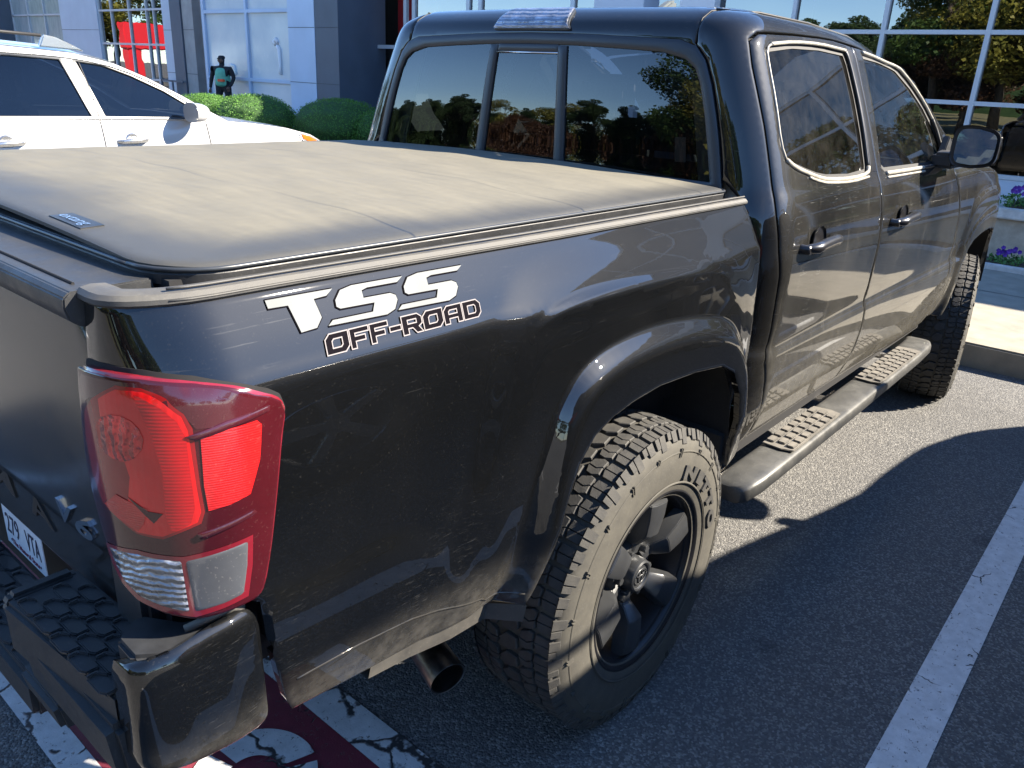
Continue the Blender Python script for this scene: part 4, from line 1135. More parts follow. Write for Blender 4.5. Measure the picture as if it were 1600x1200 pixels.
for x in (.47,1.36,2.08): 
    bk=MB()
    for a,b_ in (((-.915,.512),(-.885,.478)),((-.885,.478),(-.84,.476)),((-.84,.476),(-.76,.505))):
        bk.prism([(a[0],a[1]-.008),(a[0],a[1]),(b_[0],b_[1]),(b_[0],b_[1]-.008)],x-.026,x+.026,0,bev=.001)
    bk.build('board_bracket',M['steel'],rbo,True,auto=30)
# ---- wheels
def make_wheel(name):
    w=empty(name,(0,0,0))
    # w-coordinate along -y (outward)
    side=[(-.118,.222),(-.128,.245),(-.133,.275),(-.134,.31),(-.130,.345),(-.122,.368),(-.110,.380)]
    inn=[(.110,.380),(.128,.35),(.132,.30),(.125,.25),(.115,.222)]
    ty=MB().lathe(side+[(-.09,.384),(0,.386),(.09,.384)]+inn,96)
    t=ty.build('tyre',[M['tyre_side']],w,True,auto=60)
    # raised rings and lugs on the side wall
    MB().lathe([(-.1335,.258),(-.1355,.260),(-.1355,.262),(-.1335,.264)],96).lathe([(-.131,.338),(-.1335,.340),(-.131,.343)],96).build('sidewall_ring',M['tyre_side'],t,True)
    def TR(y): return .386-.010*(abs(y)/.11)**2.5
    def tp(th,y,h): 
        R=TR(y)+h; return (R*math.cos(th),y,R*math.sin(th))
    N=46; P=2*math.pi/N
    m=MB()
    def block(poly,h,mi=0,cham=.10):
        # poly in (pitch units, y)
        cx=sum(p[0] for p in poly)/len(poly);cy=sum(p[1] for p in poly)/len(poly)
        n=len(poly);V=[];
        for (a,y) in poly: V.append(tp(a*P,y,-.001))
        for (a,y) in poly: V.append(tp(a*P,y,h*.8))
        for (a,y) in poly: V.append(tp((cx+(a-cx)*(1-cham))*P,cy+(y-cy)*(1-cham),h))
        F=[]
        for L in (0,n):
            for i in range(n): F.append((L+i,L+(i+1)%n,L+n+(i+1)%n,L+n+i))
        F.append(tuple(range(2*n,3*n)))
        m.add(V,F,mi)
    H=.0105
    for i in range(N):
        a=float(i)
        for s in (1,-1):
            o=a+(0.35 if s<0 else 0)
            # shoulder block, split by a zigzag sipe
            block([(o+.05,s*.074),(o+.44,s*.070),(o+.47,s*.112),(o+.10,s*.112)][::-s],H)
            block([(o+.47,s*.070),(o+.86,s*.076),(o+.90,s*.112),(o+.50,s*.112)][::-s],H)
            # second rib, hooked blocks
            block([(o+.20,s*.034),(o+.52,s*.030),(o+.60,s*.052),(o+.44,s*.066),(o+.08,s*.067),(o+.02,s*.055)][::-s],H)
            block([(o+.56,s*.030),(o+.92,s*.036),(o+.98,s*.052),(o+.84,s*.068),(o+.48,s*.066),(o+.64,s*.052)][::-s],H)
        block([(a+.08,-.024),(a+.60,-.026),(a+.86,-.002),(a+.80,.020),(a+.42,.026),(a+.02,.006)],H,cham=.08)
        if 1:
            # side lugs wrap over the shoulder of the tyre
            for s in (-1,1):
                o=a+(0.35 if s<0 else 0)
                ln=.030 if i%2 else .018
                V=[];
                def sp(th,k,h):  # k: distance down the side wall
                    y=s*(.112+.012*min(1,k/.02)); R=.384-k; q=h
                    return ((R+q*.5)*math.cos(th),y+s*q*.6,(R+q*.5)*math.sin(th))
                t0,t1=(o+.10)*P,(o+.52)*P
                t2,t3=(o+.60)*P,(o+.88)*P
                for (x0,x1,L) in ((t0,t1,ln),(t2,t3,ln*.55)):
                    b=len(m.v)
                    VV=[sp(x0,-.006,.002),sp(x1,-.006,.002),sp(x1,L,.001),sp(x0,L,.001),sp(x0,-.006,.009),sp(x1,-.006,.009),sp(x1,L*.9,.006),sp(x0,L*.9,.006)]
                    m.add(VV,[(4,5,6,7),(0,1,5,4),(1,2,6,5),(2,3,7,6),(3,0,4,7)])
    tr=m.build('tread',M['tread'],w,False)
    # small angular marks on the side wall (outer side)
    mk=MB()
    for i in range(20):
        a=2*math.pi*i/20+.1
        L=.012 if i%2 else .022
        for da in (0,.022):
            mk=MB()
            def q(th,R): return (R*math.cos(th),-.1335,R*math.sin(th))
            V=[]
            for (th,R) in ((a+da,.350),(a+da+.008,.350),(a+da+.018,.350-L),(a+da+.010,.350-L)):
                x,y,z=q(th,R);V.append((x,y+.004,z))
            for (th,R) in ((a+da,.350),(a+da+.008,.350),(a+da+.018,.350-L),(a+da+.010,.350-L)):
                x,y,z=q(th,R);V.append((x,y-.0012,z))
            mk.add(V,[(0,1,2,3),(4,5,6,7),(0,1,5,4),(1,2,6,5),(2,3,7,6),(3,0,4,7)])
            mk.build('sidewall_mark',M['tyre_side'],t,False)

    # lettering
    a=math.radians(72)
    for chx,adv in (('N',17),('I',9),('T',13),('T',14),('O',15)):
        V,F=text_mesh(chx,1,0,.06); A=np.array(V);x0,x1=A[:,0].min(),A[:,0].max();y1=A[:,1].max()
        wd=math.radians(adv*.80);top=[];base=[]
        for v in V:
            th=a-(v[0]-x0)/(x1-x0)*wd; R=.274+.032*v[1]/y1
            top.append((R*math.cos(th),-.1385,R*math.sin(th))); base.append((R*math.cos(th),-.130,R*math.sin(th)))
        n=len(V);FF=list(F);ecd={}
        for f_ in F:
            for i in range(len(f_)): ecd[(f_[i],f_[(i+1)%len(f_)])]=1
        for p,q_ in ecd:
            if (q_,p) not in ecd: FF.append((q_,p,p+n,q_+n))
        mesh_obj('sidewall_letter',top+base,FF,M['tread'],t,False)
        a-=math.radians(adv)
    # rim
    rim=MB().lathe([(-.112,.224),(-.122,.236),(-.126,.240),(-.127,.236),(-.122,.228),(-.112,.221),(-.104,.219),(-.100,.214),(-.085,.210),(-.06,.206),(.02,.190),(.09,.200),(.115,.225)],72).build('rim',M['wheel_dark'],w,True,auto=30)
    MB().lathe([(.02,.19),(.022,.12),(.025,.03)],48).build('brake_disc',M['steel'],w,True)
    sp=MB()
    for i in range(6):
        th=math.radians(60*i+22)
        mat=Matrix.Rotation(-th,4,'Y')
        # local: x radial, y axial (outward -), z tangential
        bm=bmesh.new()
        secs=[(.050,.020,-.072,-.040),(.084,.020,-.078,-.042),(.092,.022,-.090,-.050),(.118,.031,-.114,-.066),(.165,.037,-.119,-.074),(.205,.041,-.118,-.080),(.216,.042,-.096,-.078)]
        rows=[]
        for (x,hw,y0,y1) in secs:
            rows.append([bm.verts.new((x,y1,-hw*1.15)),bm.verts.new((x,y0+.006,-hw)),bm.verts.new((x,y0,-hw*.62)),bm.verts.new((x,y0,hw*.62)),bm.verts.new((x,y0+.006,hw)),bm.verts.new((x,y1,hw*1.15))])
        for a_,b_ in zip(rows,rows[1:]):
            for k in range(6): bm.faces.new((a_[k],a_[(k+1)%6],b_[(k+1)%6],b_[k]))
        bm.faces.new(rows[0][::-1]);bm.faces.new(rows[-1])
        bmesh.ops.recalc_face_normals(bm,faces=bm.faces)
        bmesh.ops.bevel(bm,geom=[e for e in bm.edges],offset=.0018,segments=2,affect='EDGES')
        sp.bm(bm,0,mat)
    sp.lathe([(-.030,.092),(-.058,.088),(-.070,.082),(-.070,.066),(-.056,.060),(-.050,.045)],48)
    sp.build('spoke',M['wheel'],w,True,auto=28)
    for i in range(6):
        nuts=MB()
        th=math.radians(60*i+52);c=(.068*math.cos(th),.068*math.sin(th))
        nuts.prism([(c[0]+.0115*math.cos(math.pi/3*k),c[1]+.0115*math.sin(math.pi/3*k)) for k in range(6)],-.086,-.055,1,bev=.0015)
        nuts.build('lug_nut',M['wheel'],w,False,auto=30)
    cp=MB().lathe([(-.055,.046),(-.090,.045),(-.100,.042),(-.103,.038),(-.101,.034),(-.097,.032),(-.097,.0003)],48)
    capo=cp.build('centre_cap',M['wheel'],w,True,auto=35)
    em=MB()
    def ell(rx,rz,n=28,cx=0,cz=0,r=.0020):
        em.tube([(cx+rx*math.cos(2*math.pi*i/n),-.0985,cz+rz*math.sin(2*math.pi*i/n)) for i in range(n+1)],r,6)
    ell(.028,.020);ell(.009,.019);ell(.019,.008,cz=.009)
    em.build('cap_emblem',M['wheel'],capo,True)
    return w
w0=make_wheel('rear_wheel'); w0.parent=truck; w0.location=(0,-.843,.388)
def place(src,name,loc,rz,ry=0):
    c=copy_tree(src,truck); c.name=name; c.location=loc; c.rotation_euler=(0,ry,rz); return c
place(w0,'front_wheel',(3.225,-.845,.388),math.radians(13),.4)
place(w0,'rear_wheel',(0,.843,.388),math.pi,.3); place(w0,'front_wheel',(3.225,.845,.388),math.pi+math.radians(13),.9)
for c in [c for c in bpy.data.objects if c.parent==truck and c.name.startswith(('front_wheel','rear_wheel'))]: c['label']=c.get('label','') or 'black six-spoke wheel'
MB().tube([(0,-.70,.388),(0,.70,.388)],.05,12).tube([(3.225,-.70,.388),(3.225,.70,.388)],.04,12).build('axle',M['black'],truck,True)
for o in left_twins: mirror_copy(o,truck)
# ------------------------------------------------------------------ ground and pavement
def sheet(name,x0,x1,y0,y1,z,mat,kind='structure',nx=1,ny=1):
    V=[];F=[]
    for i in range(nx+1):
        for j in range(ny+1): V.append((x0+(x1-x0)*i/nx,y0+(y1-y0)*j/ny,z))
    for i in range(nx):
        for j in range(ny): a=i*(ny+1)+j;F.append((a,a+ny+1,a+ny+2,a+1))
    o=mesh_obj(name,V,F,mat,None,False)
    if kind: o['kind']=kind
    return o
sheet('ground',-400,400,-400,400,0,M['asphalt'])
def marking(name,rects,mat,z=.004):
    V=[];F=[]
    for q in rects:
        b=len(V);V+=[(x,y,z) for x,y in q];F.append(tuple(range(b,b+len(q))))
    o=mesh_obj(name,V,F,mat,None,False); o['kind']='structure'; return o
def R4(x0,x1,y0,y1): return [(x0,y0),(x1,y0),(x1,y1),(x0,y1)]
marking('parking_lines',[R4(-2.2,3.6,-1.618,-1.505),R4(-2.2,3.6,1.19,1.30),R4(-2.2,3.6,3.90,4.01),R4(-2.2,3.6,-4.42,-4.31)],M['white_paint'])
# maroon lettered box painted across the mouth of the stall, with a white border
marking('painted_box',[[(-1.035,-1.30),(-.600,-1.30),(-.600,1.0),(-1.035,1.0)]],M['maroon_paint'],.004)
marking('painted_box_border',[R4(-.600,-.500,-1.30,1.0),R4(-1.105,-1.035,-1.30,1.0)],M['white_paint_old'],.0055)
# stencilled round letter seen under the rear overhang, broken by stencil bridges
def arc_ring(cx,cy,r0,r1,a0,a1,n=24,sx=1.0):
    A=[math.radians(a0+(a1-a0)*i/n) for i in range(n+1)]
    return [(cx+r1*math.cos(a)*sx,cy+r1*math.sin(a)) for a in A]+[(cx+r0*math.cos(a)*sx,cy+r0*math.sin(a)) for a in A[::-1]]
LR=[]
for k,c in enumerate((-.45,)):
    LR.append(arc_ring(-.815,c,.062,.145,-18,95)); LR.append(arc_ring(-.815,c,.062,.145,-100,-28)); LR.append(arc_ring(-.815,c,.062,.145,105,230))
marking('painted_letters',LR,M['white_paint_old'],.0070)
gp=simple('green_mottled_light_spot',(.10,.35,.20),.9,var=.6,vs=60)  # unused colour for green spots of reflected light on the asphalt
# kerb and walk
kb=MB().box(3.90,4.05,-40,40,-.05,.150,bev=.012); k=kb.build('kerb',M['concrete'],None,False); k['kind']='structure'
sheet('pavement',4.05,60,-60,60,.146,M['concrete'])
jt=MB()
for y in np.arange(-12,30,1.5): jt.add([(4.05,y,.1475),(12,y,.1475),(12,y+.010,.1475),(4.05,y+.010,.1475)],[(0,1,2,3)])
for x in (5.6,7.1): jt.add([(x,-12,.1485),(x+.010,-12,.1485),(x+.010,30,.1485),(x,30,.1485)],[(0,1,2,3)])
j=jt.build('pavement_joints',M['concrete_joint']); j['kind']='structure'

# ------------------------------------------------------------------ building
bldg=empty('showroom_building',(8.6,0,0))
tag(bldg,'glass-fronted showroom with pale frames, blue-grey panels and frosted windows behind the vehicles','building')
bldg_inv=Matrix.Translation((-8.6,0,0))
def B(o): o.parent=bldg; o.matrix_parent_inverse=bldg_inv; return o
frame_m=simple('pale_window_frame',(.50,.53,.56),.4,.2)
panel_b=simple('blue_grey_cladding',(.47,.53,.61),.45,.1,var=.05,vs=1.5)
panel_l=simple('pale_blue_cladding',(.42,.53,.68),.45,.1,var=.05,vs=1.5)
panel_d=simple('dark_grey_cladding',(.075,.095,.125),.5,var=.1,vs=1.5)
panel_w=simple('white_cladding',(.62,.66,.70),.4)
stone=simple('warm_grey_column',(.33,.315,.30),.7,var=.12,vs=3)
red_m=simple('red_wall',(.30,.012,.015),.5,var=.15,vs=2)
dark_in=simple('shop_interior_dark',(.02,.022,.022),.7,var=.5,vs=1.2)
floor_in=simple('shop_floor',(.12,.115,.11),.25)
win_gl=NB('shop_window_glass')
def wg(name,tint,base=.0):
    b=NB(name); fr=b.n('ShaderNodeFresnel',{'IOR':1.55}).outputs[0]; fr=b.math('ADD',b.math('MULTIPLY',fr,1.6),.16)
    wob=b.bump(b.noise(.9,2),.05,.05)
    gl=b.n('ShaderNodeBsdfGlossy',{'Roughness':.0,'Normal':wob}).outputs[0]; tr=b.n('ShaderNodeBsdfTransparent',{'Color':tint}).outputs[0]
    return b.end(b.mixs(fr,tr,gl))
win_gl=wg('reflective_window_glass',(.35,.38,.38))
def frost(name):
    b=NB(name); n=b.noise(1.4,4,.6); n2=b.noise(5,4,.6,b.pos((1,1,.5)))
    c=b.mix(b.mr(n,.35,.65),(.50,.58,.64),(.60,.66,.69))
    c=b.mix(b.mr(n2,.62,.72),c,(.66,.70,.73))
    return b.end(b.pbr(c,.25,0,**{'Coat Weight':.6,'Coat Roughness':.1}))
frost_m=frost('frosted_window_film')
curtain=NB('streaky_blind')
def blind():
    b=NB('streaked_glass_blind'); n=b.noise(3,5,.65,b.pos((1,2.4,.5))); 
    c=b.mix(b.mr(n,.3,.7),(.17,.23,.25),(.40,.44,.44)); return b.end(b.pbr(c,.3,0,**{'Coat Weight':.5}))
curtain=blind()
def bx(name,mat,*boxes,bev=0):
    m=MB()
    for b in boxes: m.box(*b,bev=bev)
    return B(m.build(name,mat))
# right-hand window wall, X=8.6: mullions every 1.06 m, rails at .82,1.52,2.22 ...
X=8.6; ytop=3.62
mullY=[.36+1.06*i for i in range(-16,4)]
mull=MB()
for y in mullY: mull.box(X-.055,X+.05,y-.024,y+.024,.70,ytop)
for z in (.80,1.52,2.22,2.92,3.60):
    mull.box(X-.050,X+.045,mullY[0],3.54,z-.022,z+.022)
B(mull.build('window_frame',frame_m))
B(sheet('window_glass',0,1,0,1,0,win_gl,None)); 
g=bpy.data.objects['window_glass']; g.data.clear_geometry(); g.data.from_pydata([(X,mullY[0],.8),(X,3.54,.8),(X,3.54,ytop),(X,mullY[0],ytop)],[],[(3,2,1,0)]); g.data.materials.append(win_gl) if not g.data.materials else None
bx('sill_panel',panel_b,(X-.04,X+.3,mullY[0],3.54,.146,.775))
bx('roof_fascia',panel_w,(X-.06,X+3.3,-18,3.6,ytop,ytop+.42))
bx('shop_floor',floor_in,(X+.05,X+12,-17,3.5,.15,.30))
bx('shop_back_wall',dark_in,(X+3.1,X+3.3,-17,3.5,.3,ytop),(X,X+5,-17.2,-17,.3,ytop))
# set-back upper storey of dark glass above the right window wall
bx('upper_frame',frame_m,*[(11.6,11.66,y-.03,y+.03,4.04,7.2) for y in np.arange(-17.5,3.5,1.5)],*[(11.605,11.655,-17.8,3.5,z-.03,z+.03) for z in (4.1,5.0,6.0,7.15)])
B(mesh_obj('upper_glass',[(11.63,-17.8,4.0),(11.63,3.55,4.0),(11.63,3.55,7.2),(11.63,-17.8,7.2)],[(3,2,1,0)],win_gl,None,False))
bx('upper_wall',dark_in,(11.9,14,-17.9,3.55,.3,7.25))
# things behind the truck roof: white piers and dark panels between X 8.6 and 12
bx('white_pier',panel_w,(X-.15,X+.25,3.48,3.97,.146,ytop))
bx('grey_pier',panel_b,(X-.1,X+.3,4.55,5.35,.146,ytop))
# left part, X=12
XL=12.0
for q in ((XL-.6,XL+.2,35.9,40,.146,4.7),(XL-1.2,XL+.2,13.95,14.80,.146,4.7),(XL-.35,XL+.2,22.35,22.95,.146,4.7)): bx('dark_pier',panel_d,q)
for q in ((XL-.1,XL+.1,28.3,31.25,.146,4.7),(XL-.15,XL+.1,22.95,23.8,.146,4.7)): bx('clad_panel',panel_b,q)
bx('pale_panel',panel_l,(XL-1.21,XL-1.0,14.803,15.83,.146,4.7))
for q in ((XL-.3,XL+.2,21.75,22.34,.146,4.7),(XL-.25,XL+.1,20.25,20.62,.146,4.7)): bx('stone_column',stone,q)
bx('stair_rail',panel_d,(XL-.5,XL-.46,22.3,23.6,.95,1.0),(XL-.5,XL-.46,23.55,23.6,.146,1.0),(XL-.5,XL-.46,22.9,22.95,.146,1.0))
def glaz(name,mat,y0,y1,z0,z1,x=XL):
    o=mesh_obj(name,[(x,y0,z0),(x,y1,z0),(x,y1,z1),(x,y0,z1)],[(3,2,1,0)],mat,None,False); return B(o)
glaz('blind_window',curtain,31.25,35.9,.146,4.7)
bx('blind_frame',frame_m,*[(XL-.05,XL+.02,y-.03,y+.03,.146,4.7) for y in (31.3,32.8,34.3,35.85)],(XL-.05,XL+.02,31.25,35.9,2.90,2.96),(XL-.05,XL+.02,31.25,35.9,4.5,4.56))
glaz('entrance_window',win_gl,23.8,28.3,.146,4.7)
bx('entrance_frame',frame_m,*[(XL-.05,XL+.03,y-.028,y+.028,.146,4.7) for y in (23.83,24.55,25.0,26.15,27.4,28.27)],*[(XL-.051,XL+.025,23.8,28.3,z-.03,z+.03) for z in (.95,2.0,3.02,4.0)])
glaz('door_glass',win_gl,20.62,21.75,.146,4.7)
bx('door_frame',stone,(XL-.06,XL+.03,20.58,20.66,.146,4.7),(XL-.06,XL+.03,21.70,21.78,.146,4.7),(XL-.061,XL+.03,20.6,21.75,2.33,2.41),(XL-.061,XL+.03,20.6,21.75,1.08,1.12))
bx('shop_back_wall',dark_in,(XL+3.5,XL+3.7,3.5,36,.146,4.7),(XL,XL+3.5,36,36.2,.146,4.7))
# frosted bay
XF=XL-1.0
fy=[15.86,17.05,18.9,20.75]
def y_at(X,px0): pass
glaz('frosted_window',frost_m,15.85,20.30,.146,4.7,XL-.80)
bx('frosted_window_frame',panel_l,*[(XL-.87,XL-.75,y-.045,y+.045,.146,4.7) for y in (15.88,18.15,20.2)],*[(XL-.865,XL-.76,15.85,20.25,z-.04,z+.04) for z in (1.18,2.83,4.5)],(XL-.86,XL+.1,20.2,20.3,.146,4.7))
# red interior, further glazing
bx('red_wall',red_m,(XL+.6,XL+.8,12.75,13.95,2.15,4.7))
glaz('hall_window',win_gl,3.97,12.7,.146,4.7)
bx('hall_window_frame',frame_m,*[(XL-.05,XL+.03,y-.05,y+.05,.146,4.7) for y in (13.0,12.72,11.05,10.7,8.3,7.5,5.9)],(XL-.05,XL+.03,4.0,13.95,2.05,2.13))
bx('door_block',dark_in,(XL+.3,XL+.5,12.0,13.95,.146,2.05))
bx('hall_roof',panel_w,(XL-.3,XL+10,3.6,40,4.7,5.05))
bx('side_return',panel_b,(X+.05,XL,3.55,3.75,.146,4.7))

jm=simple('panel_joint_dark',(.05,.06,.075),.7)
for (x0,y0,y1) in ((XL-.106,28.3,31.25),(XL-.156,22.95,23.8),(XL-1.216,14.803,15.83),(XL-1.206,13.95,14.80),(XL-.306,21.75,22.34)):
    for z in (1.21,2.42,3.63): bx('panel_joint',jm,(x0,x0+.012,y0+.004,y1-.004,z-.006,z+.006))
# decorations stuck behind the frosted film: each a white cut-out
def deco(label,parts,cat):
    m=MB()
    for pts,r_ in parts: m.tube([(XL-.815,a,b) for a,b in pts],r_,6)
    return tag(m.build('window_decoration',M['deco_white'],None,True),label,cat,None)
deco('white plastic skeleton arm decoration hanging in the right frosted window pane',[([(16.95,2.05),(17.02,2.12),(16.92,2.18),(16.85,2.08)],.05),([(16.88,2.02),(16.80,1.95),(16.78,1.55),(16.80,1.35)],[.05,.06,.045,.06])],'decoration')
deco('curved white bone shaped decoration low in the left frosted window pane',[([(19.9,1.42),(19.75,1.50),(19.45,1.53)],.03),([(19.1,1.53),(18.9,1.50),(18.85,1.30),(19.1,1.25)],.03)],'decoration')
deco('small pale figure decoration at the foot of the frosted window pane',[([(16.05,.98),(15.98,.85),(15.93,.80)],[.05,.09,.07]),([(16.0,.72),(16.05,.55)],[.05,.14])],'decoration')

# planter with flowers under the window wall
plt=empty('flower_planter',(7.3,-3,.146)); tag(plt,'low stone planter box with pale cap under the right window wall','planter')
def PL(o): o.parent=plt; o.matrix_parent_inverse=Matrix.Translation((-7.3,3,-.146)); return o
PL(MB().box(7.25,8.45,-9.0,-.30,.146,.53,bev=.01).build('planter_wall',M['planter'],None,False))
PL(MB().box(7.17,8.50,-9.06,-.24,.531,.625,bev=.012).build('planter_cap',M['planter_cap'],None,False))
PL(MB().box(7.30,8.40,-8.9,-.40,.60,.640).build('planter_soil',M['soil'],None,False))
leaf=simple('bedding_leaf_green',(.05,.14,.025),.6,var=.5,vs=30)
petal=simple('violet_petal',(.09,.02,.28),.6,var=.4,vs=40)
def small_plant(loc,label,flowers=True,n=260,r=.14,h=.16,seed=1):
    g=np.random.default_rng(seed);e=empty('bedding_plant',loc); tag(e,label,'plant','pansies and greenery round the planter' )
    V=[];F=[];PV=[];PF=[]
    for i in range(n):
        a=g.uniform(0,6.28);q=r*math.sqrt(g.uniform());z=h*g.uniform(.1,1)*(1-.4*q/r)
        c=np.array((q*math.cos(a),q*math.sin(a),z));s=g.uniform(.012,.026);t=g.normal(size=3);t/=np.linalg.norm(t);b=np.cross(t,g.normal(size=3));b/=np.linalg.norm(b)
        k=len(V);V+=[c-t*s,c-b*s*.5,c+t*s,c+b*s*.5];F.append((k,k+1,k+2,k+3))
    o=mesh_obj('foliage',V,F,leaf,e,False)
    if flowers:
        for i in range(16):
            a=g.uniform(0,6.28);q=r*.6*math.sqrt(g.uniform());c=np.array((q*math.cos(a),q*math.sin(a),h*g.uniform(.8,1.25)))
            PV=[];PF=[]
            for k5 in range(5):
                w=k5*1.256;t=np.array((-.4,math.cos(w),math.sin(w)));k=len(PV);s=.022
                PV+=[c,c+t*s*.6+np.array((0,-math.sin(w),math.cos(w)))*s*.5,c+t*s,c+t*s*.6-np.array((0,-math.sin(w),math.cos(w)))*s*.5];PF.append((k,k+1,k+2,k+3))
            mesh_obj('flower_head',PV,PF,petal,e,False)
    return e
labs=['violet pansies in the planter nearest the truck mirror','violet pansies in the planter, second clump from the truck','green clump in the planter, third from the truck','violet pansies in the planter, fourth clump from the truck','green clump in the planter, fifth from the truck']
for i,y in enumerate((-.46,-.72,-1.0,-1.3,-1.62)): small_plant((7.42,y,.62),labs[i],i in (0,1,3),seed=i)
small_plant((6.95,-.58,.146),'low green plant with one violet bloom on the pavement below the planter',True,220,.16,.13,9)
bed_m=MB().box(6.72,7.17,-9,-.35,.1,.17).build('soil_strip',M['soil'],None,False); bed_m['kind']='structure'
k2=MB().box(6.62,6.72,-9,-.33,.1,.19,bev=.01).build('bed_edging',M['planter_cap'],None,False); k2['kind']='structure'

# ------------------------------------------------------------------ clipped shrubs
shrub_m=NB('q')
def foliage(name,c1,c2,c3,sc=3):
    b=NB(name); n=b.noise(sc,4,.6); n2=b.noise(40,2)
    c=b.mix(b.mr(n,.35,.65),c1,c2); c=b.mix(b.mr(n2,.55,.7),c,c3)
    d=b.pbr(c,.55,0,**{'Specular IOR Level':.3}); t=b.n('ShaderNodeBsdfTranslucent',{'Color':b.mix(.5,c,c3)}).outputs[0]
    return b.end(b.mixs(.25,d,t))
shrub_m=foliage('clipped_shrub_leaf',(.060,.15,.028),(.11,.25,.042),(.17,.34,.06))
def leaf_cloud(centres,n,size,g,shell=.75,flat=.5):
    """centres: list of (c,rx,ry,rz); returns leaf quads spread through the volumes"""
    V=np.zeros((n*4,3));
    w=np.array([c[1]*c[2]*c[3] for c in centres])**(2/3);w/=w.sum();idx=g.choice(len(centres),n,p=w)
    C=np.array([c[0] for c in centres])[idx];R=np.array([c[1:] for c in centres])[idx]
    d=g.normal(size=(n,3));d/=np.linalg.norm(d,axis=1)[:,None]
    q=shell+(1-shell)*g.uniform(size=(n,1))**.5; q*=g.uniform(.93,1.05,size=(n,1))
    P=C+d*R*q
    nn=d+g.normal(size=(n,3))*flat;nn/=np.linalg.norm(nn,axis=1)[:,None]
    t=np.cross(nn,g.normal(size=(n,3)));t/=np.linalg.norm(t,axis=1)[:,None];b=np.cross(nn,t)
    s=size*g.uniform(.6,1.3,size=(n,1))
    V[0::4]=P-t*s;V[1::4]=P-b*s*.55;V[2::4]=P+t*s;V[3::4]=P+b*s*.55
    return V,[(4*i,4*i+1,4*i+2,4*i+3) for i in range(n)]
shr=[((7.55,9.75,.0),.80,1.07,'rounded clipped green shrub nearest the truck cab, front of the pair'),((6.62,10.85,.0),.78,1.00,'rounded clipped green shrub over the white car bonnet'),((8.0,9.08,.0),.60,.88,'clipped green shrub half hidden by the truck cab corner'),((6.35,11.75,.0),.75,.99,'clipped green shrub behind the white car windscreen, leftmost in view'),((6.1,12.9,0),.75,.95,'clipped green shrub hidden mostly by the white car roofline')]
shr=[((9.2,12.0,.0),.93,1.00,'largest rounded clipped green shrub, left of the truck cab corner'),((8.15,13.35,.0),.86,1.00,'rounded clipped green shrub above the white car bonnet'),((9.5,10.9,.0),.62,.84,'clipped green shrub half hidden by the truck cab corner'),((7.75,14.5,.0),.80,.95,'clipped green shrub behind the white car windscreen, leftmost in view')]
for i,(loc,r_,h,lab) in enumerate(shr):
    g=np.random.default_rng(40+i); e=empty('clipped_shrub',loc); tag(e,lab,'shrub','clipped shrubs before the entrance')
    lobes=[((0,0,h*.46),r_,r_,h*.54)]+[((g.uniform(-.16,.16)*r_,g.uniform(-.16,.16)*r_,h*.47),r_*.88,r_*.88,h*.52) for _ in range(3)]
    V,F=leaf_cloud(lobes,26000,.015,g,.93,.8); mesh_obj('crown',V,F,shrub_m,e,False)
    m=MB(); bm=bmesh.new(); bmesh.ops.create_icosphere(bm,subdivisions=4,radius=1)
    for v in bm.verts:
        k=1+.05*math.sin(v.co.x*6+v.co.y*5)*math.sin(v.co.z*7); v.co=Vector((v.co.x*r_*.91*k,v.co.y*r_*.91*k,h*.5+v.co.z*h*.46*k))
    m.bm(bm); m.build('inner_twigs',simple('shrub_core',(.030,.075,.016),.9),e,True)
    MB().tube([(0,0,0),(0,0,h*.4)],.05,8).build('trunk',simple('shrub_bark',(.06,.045,.03),.9),e)
# ------------------------------------------------------------------ person by the entrance
def skin_body(name,nodes,edges,mat,parent,sub=2,root=0):
    me=bpy.data.meshes.new(name); me.from_pydata([n[0] for n in nodes],edges,[]); o=bpy.data.objects.new(name,me); COL.objects.link(o)
    sk=o.modifiers.new('s','SKIN'); sk.use_smooth_shade=True
    for i,n in enumerate(nodes):
        r_=n[1]; me.skin_vertices[0].data[i].radius=(r_,r_) if not isinstance(r_,tuple) else r_
        me.skin_vertices[0].data[i].use_root=(i==root)
    ss=o.modifiers.new('u','SUBSURF'); ss.levels=sub; ss.render_levels=sub
    dg=bpy.context.evaluated_depsgraph_get(); m2=bpy.data.meshes.new_from_object(o.evaluated_get(dg)); bpy.data.objects.remove(o)
    m2.materials.clear(); m2.materials.append(mat); m2.polygons.foreach_set('use_smooth',[True]*len(m2.polygons))
    return link(bpy.data.objects.new(name,m2),parent)
pe=empty('person',(10.75,18.8,.146),math.radians(-150)); pe.scale=(1.15,1.22,.93); tag(pe,'person in green vest with orange patch and dark clothes standing by the entrance door','person')
sk=simple('skin',(.10,.055,.035),.6); cl=simple('dark_clothes',(.010,.011,.014),.8); ve=simple('green_vest',(.13,.42,.28),.7,var=.15,vs=9); orng=simple('orange_patch',(.75,.10,.03),.6); hr=simple('black_hair',(.008,.007,.006),.8)
N=[((0,0,.90),(.14,.12)),((0,0,1.12),(.155,.13)),((0,0,1.32),(.165,.12)),((0,0,1.42),(.07,.06)),((0,0,1.49),(.055,.055)),((.01,0,1.56),(.080,.070)),((.01,0,1.66),(.085,.078)),((.0,0,1.72),(.05,.05)),
 ((0,.19,1.38),.062),((.0,.26,1.14),.048),((.10,.24,.94),.036),((.15,.21,.90),.030),
 ((0,-.19,1.38),.062),((-.02,-.27,1.13),.048),((.04,-.28,.90),.036),((.07,-.27,.84),.030),
 ((0,.10,.84),.095),((.01,.11,.48),.065),((0,.11,.09),.045),((.12,.12,.035),.035),
 ((0,-.10,.84),.095),((.01,-.11,.48),.065),((0,-.11,.09),.045),((.12,-.12,.035),.035)]
